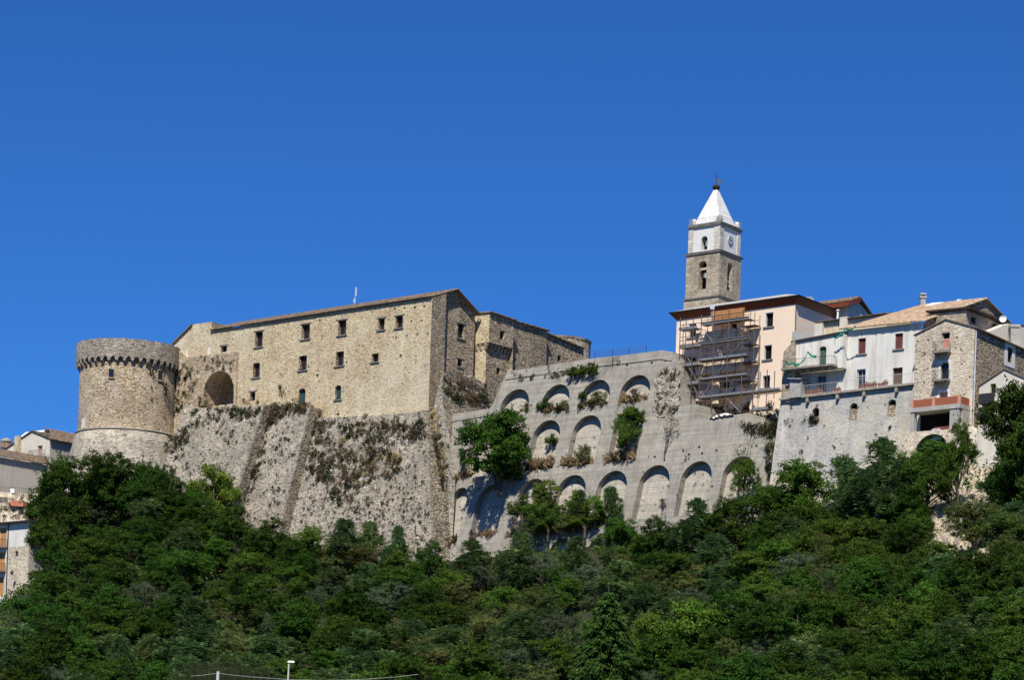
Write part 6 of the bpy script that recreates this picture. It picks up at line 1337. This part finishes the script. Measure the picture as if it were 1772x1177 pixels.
scatter('weeds', 'small weeds clinging to the limewashed base wall', [(WW, [(1345, 700), (1575, 690), (1560, 820), (1340, 850)], 26, .18, .4, (2, 3, 1, 0)), (WW, [(1404, 722), (1412, 722), (1412, 740), (1400, 740)], 8, .4, .7, dk)])
scatter('weeds', 'green weeds hanging on the arched wall beside the big tower', [(AW, [(312, 622), (405, 615), (405, 640), (345, 645), (330, 700), (300, 720)], 75, .25, .75, g), (AW, [(296, 640), (318, 640), (322, 720), (296, 720)], 14, .4, .8, g), (AW, [(345, 690), (358, 690), (358, 706), (345, 706)], 8, .5, .9, g), (FA, [(410, 690), (520, 700), (560, 715), (430, 702)], 30, .3, .8, (1, 1, 3, .5)), (FA, [(483, 668), (492, 668), (492, 690), (483, 690)], 5, .5, .8, dk)])
tf = MB()
for u, v, s_ in [(182, 612, .5), (222, 611, .6), (178, 630, .5), (262, 645, .8), (286, 670, 1.0), (284, 680, .9), (240, 627, .5), (262, 672, .4), (308, 640, .9), (262, 690, .4)]:
    t = ray(u, v); Rr_ = R0+.1; A = t.x**2+1; B = -2*(t.x*tx+Yc); C = tx*tx+Yc*Yc-Rr_*Rr_; D_ = B*B-4*A*C
    if D_ > 0: p = t*((-B-math.sqrt(D_))/(2*A)); tuft(tf, p, V((p.x-tx, p.y-Yc, 0)).normalized(), s_*1.2, random.choice((0, 1, 1)), 24)
tag(tf.build('weeds', WM), 'small green weeds clinging to the big round tower', 'weeds', kind='stuff')
scatter('weeds', 'weeds on the rock bank below the grey house', [(RK, [(0, 862), (75, 870), (70, 900), (0, 900)], 34, .3, .8, (2, 2, 2, 0))])
# low undergrowth covering the slope between the trees
random.seed(404); ug = MB()
for i in range(40000):
    u = random.uniform(-250, 2200); Y = random.uniform(172, 352); p = P(u, 1000, Y); yw = lerp(FT, p.x, 1)
    if Y > yw-.8 or (1610 < u < 1705 and yw-32 < Y < yw-4 and noise.noise(V((p.x*.35, Y*.3, 12))) < .12): continue
    z = terr(p.x, Y); hh_ = .6+1.5*max(0, noise.noise(V((p.x*.35, Y*.35, 8)))+.35); m_ = 0 if noise.noise(V((p.x*.12, Y*.12, 2))) > 0 else 1
    if noise.noise(V((p.x*.2, Y*.2, 30))) > .28: m_ = 2
    for k in range(5):
        c = V((p.x+random.gauss(0, .35), Y+random.gauss(0, .35), z+hh_*random.random()**.6)); leafq(ug, c, (rv()+UP*.9).normalized(), random.uniform(.3, .5), random.uniform(.18, .28), m_)
tag(ug.build('undergrowth', [M['leaf_mid'], M['leaf_dark'], M['leaf_olive']]), 'low green undergrowth covering the slope between the trees', 'undergrowth', kind='stuff')
# tall reeds / grass at the bottom
gr_ = MB()
for i in range(700):
    u = random.choice((random.uniform(300, 480), random.uniform(330, 430))); Y = random.uniform(185, 200); p = P(u, 1150, Y); z = terr(p.x, Y); p.z = z; top = P(u, 1150+22*noise.noise(V((u*.05, Y*.3, 0)))+random.uniform(-14, 22), Y).z; d = V((random.gauss(0, .25), random.gauss(0, .15), 0)); x = V((.035, 0, 0)); q = V((p.x, p.y, max(z, top-2.4)))
    gr_.face([q-x, q+x, V((p.x, p.y, top))+d], random.choice((0, 0, 0, 1, 1)))
tag(gr_.build('reeds', WM), 'tall pale reeds at the bottom edge left of the street lamp', 'reeds', kind='stuff')
# ================================================================== STREET LAMP AND CABLES
ylp = 172; lp = P(500, 1147, ylp); gz_ = terr(lp.x, ylp); sl = thing('street_lamp', 'white street lamp with flat head at the bottom edge', 'street lamp', (lp.x, ylp, gz_))
mb = MB(); mb.tube([V((lp.x-.25, ylp, gz_)), V((lp.x, ylp, lp.z))], [.09, .06], 8); mb.build('pole', M['rail'], sl); mb = MB(); mb.hexa([lp+V((x, y, -.02)) for x, y in ((-.1, -.12), (.42, -.12), (.42, .12), (-.1, .12))], [lp+V((x, y, .10)) for x, y in ((-.05, -.08), (.34, -.08), (.34, .08), (-.05, .08))]); mb.build('lamp_head', M['dish'], sl)
pp = thing('utility_pole', 'short pale cable pole at the bottom edge left of the lamp', 'pole', (P(377, 1164, ylp).x, ylp, terr(P(377, 1164, ylp).x, ylp))); pt_ = P(377.5, 1163, ylp); mb = MB(); mb.tube([V((pt_.x-.25, ylp, terr(pt_.x, ylp))), pt_], [.13, .11], 8); mb.build('pole', M['rail'], pp)
def cable(pts, lb):
    mb = MB(); ps = [P(u, v, ylp) for u, v in pts]; mb.tube(ps, .010, 4); tag(mb.build('cable', M['rail'], None), lb, 'cable')
cable([(330, 1171), (350, 1169.5), (377, 1166)], 'short pale cable running left from the cable pole'); cable([(377, 1166), (400, 1169), (430, 1172), (470, 1175), (500, 1177), (560, 1178.5), (620, 1177), (680, 1173), (724, 1168)], 'long pale cable sagging past the street lamp')
sc.render.engine = 'CYCLES'
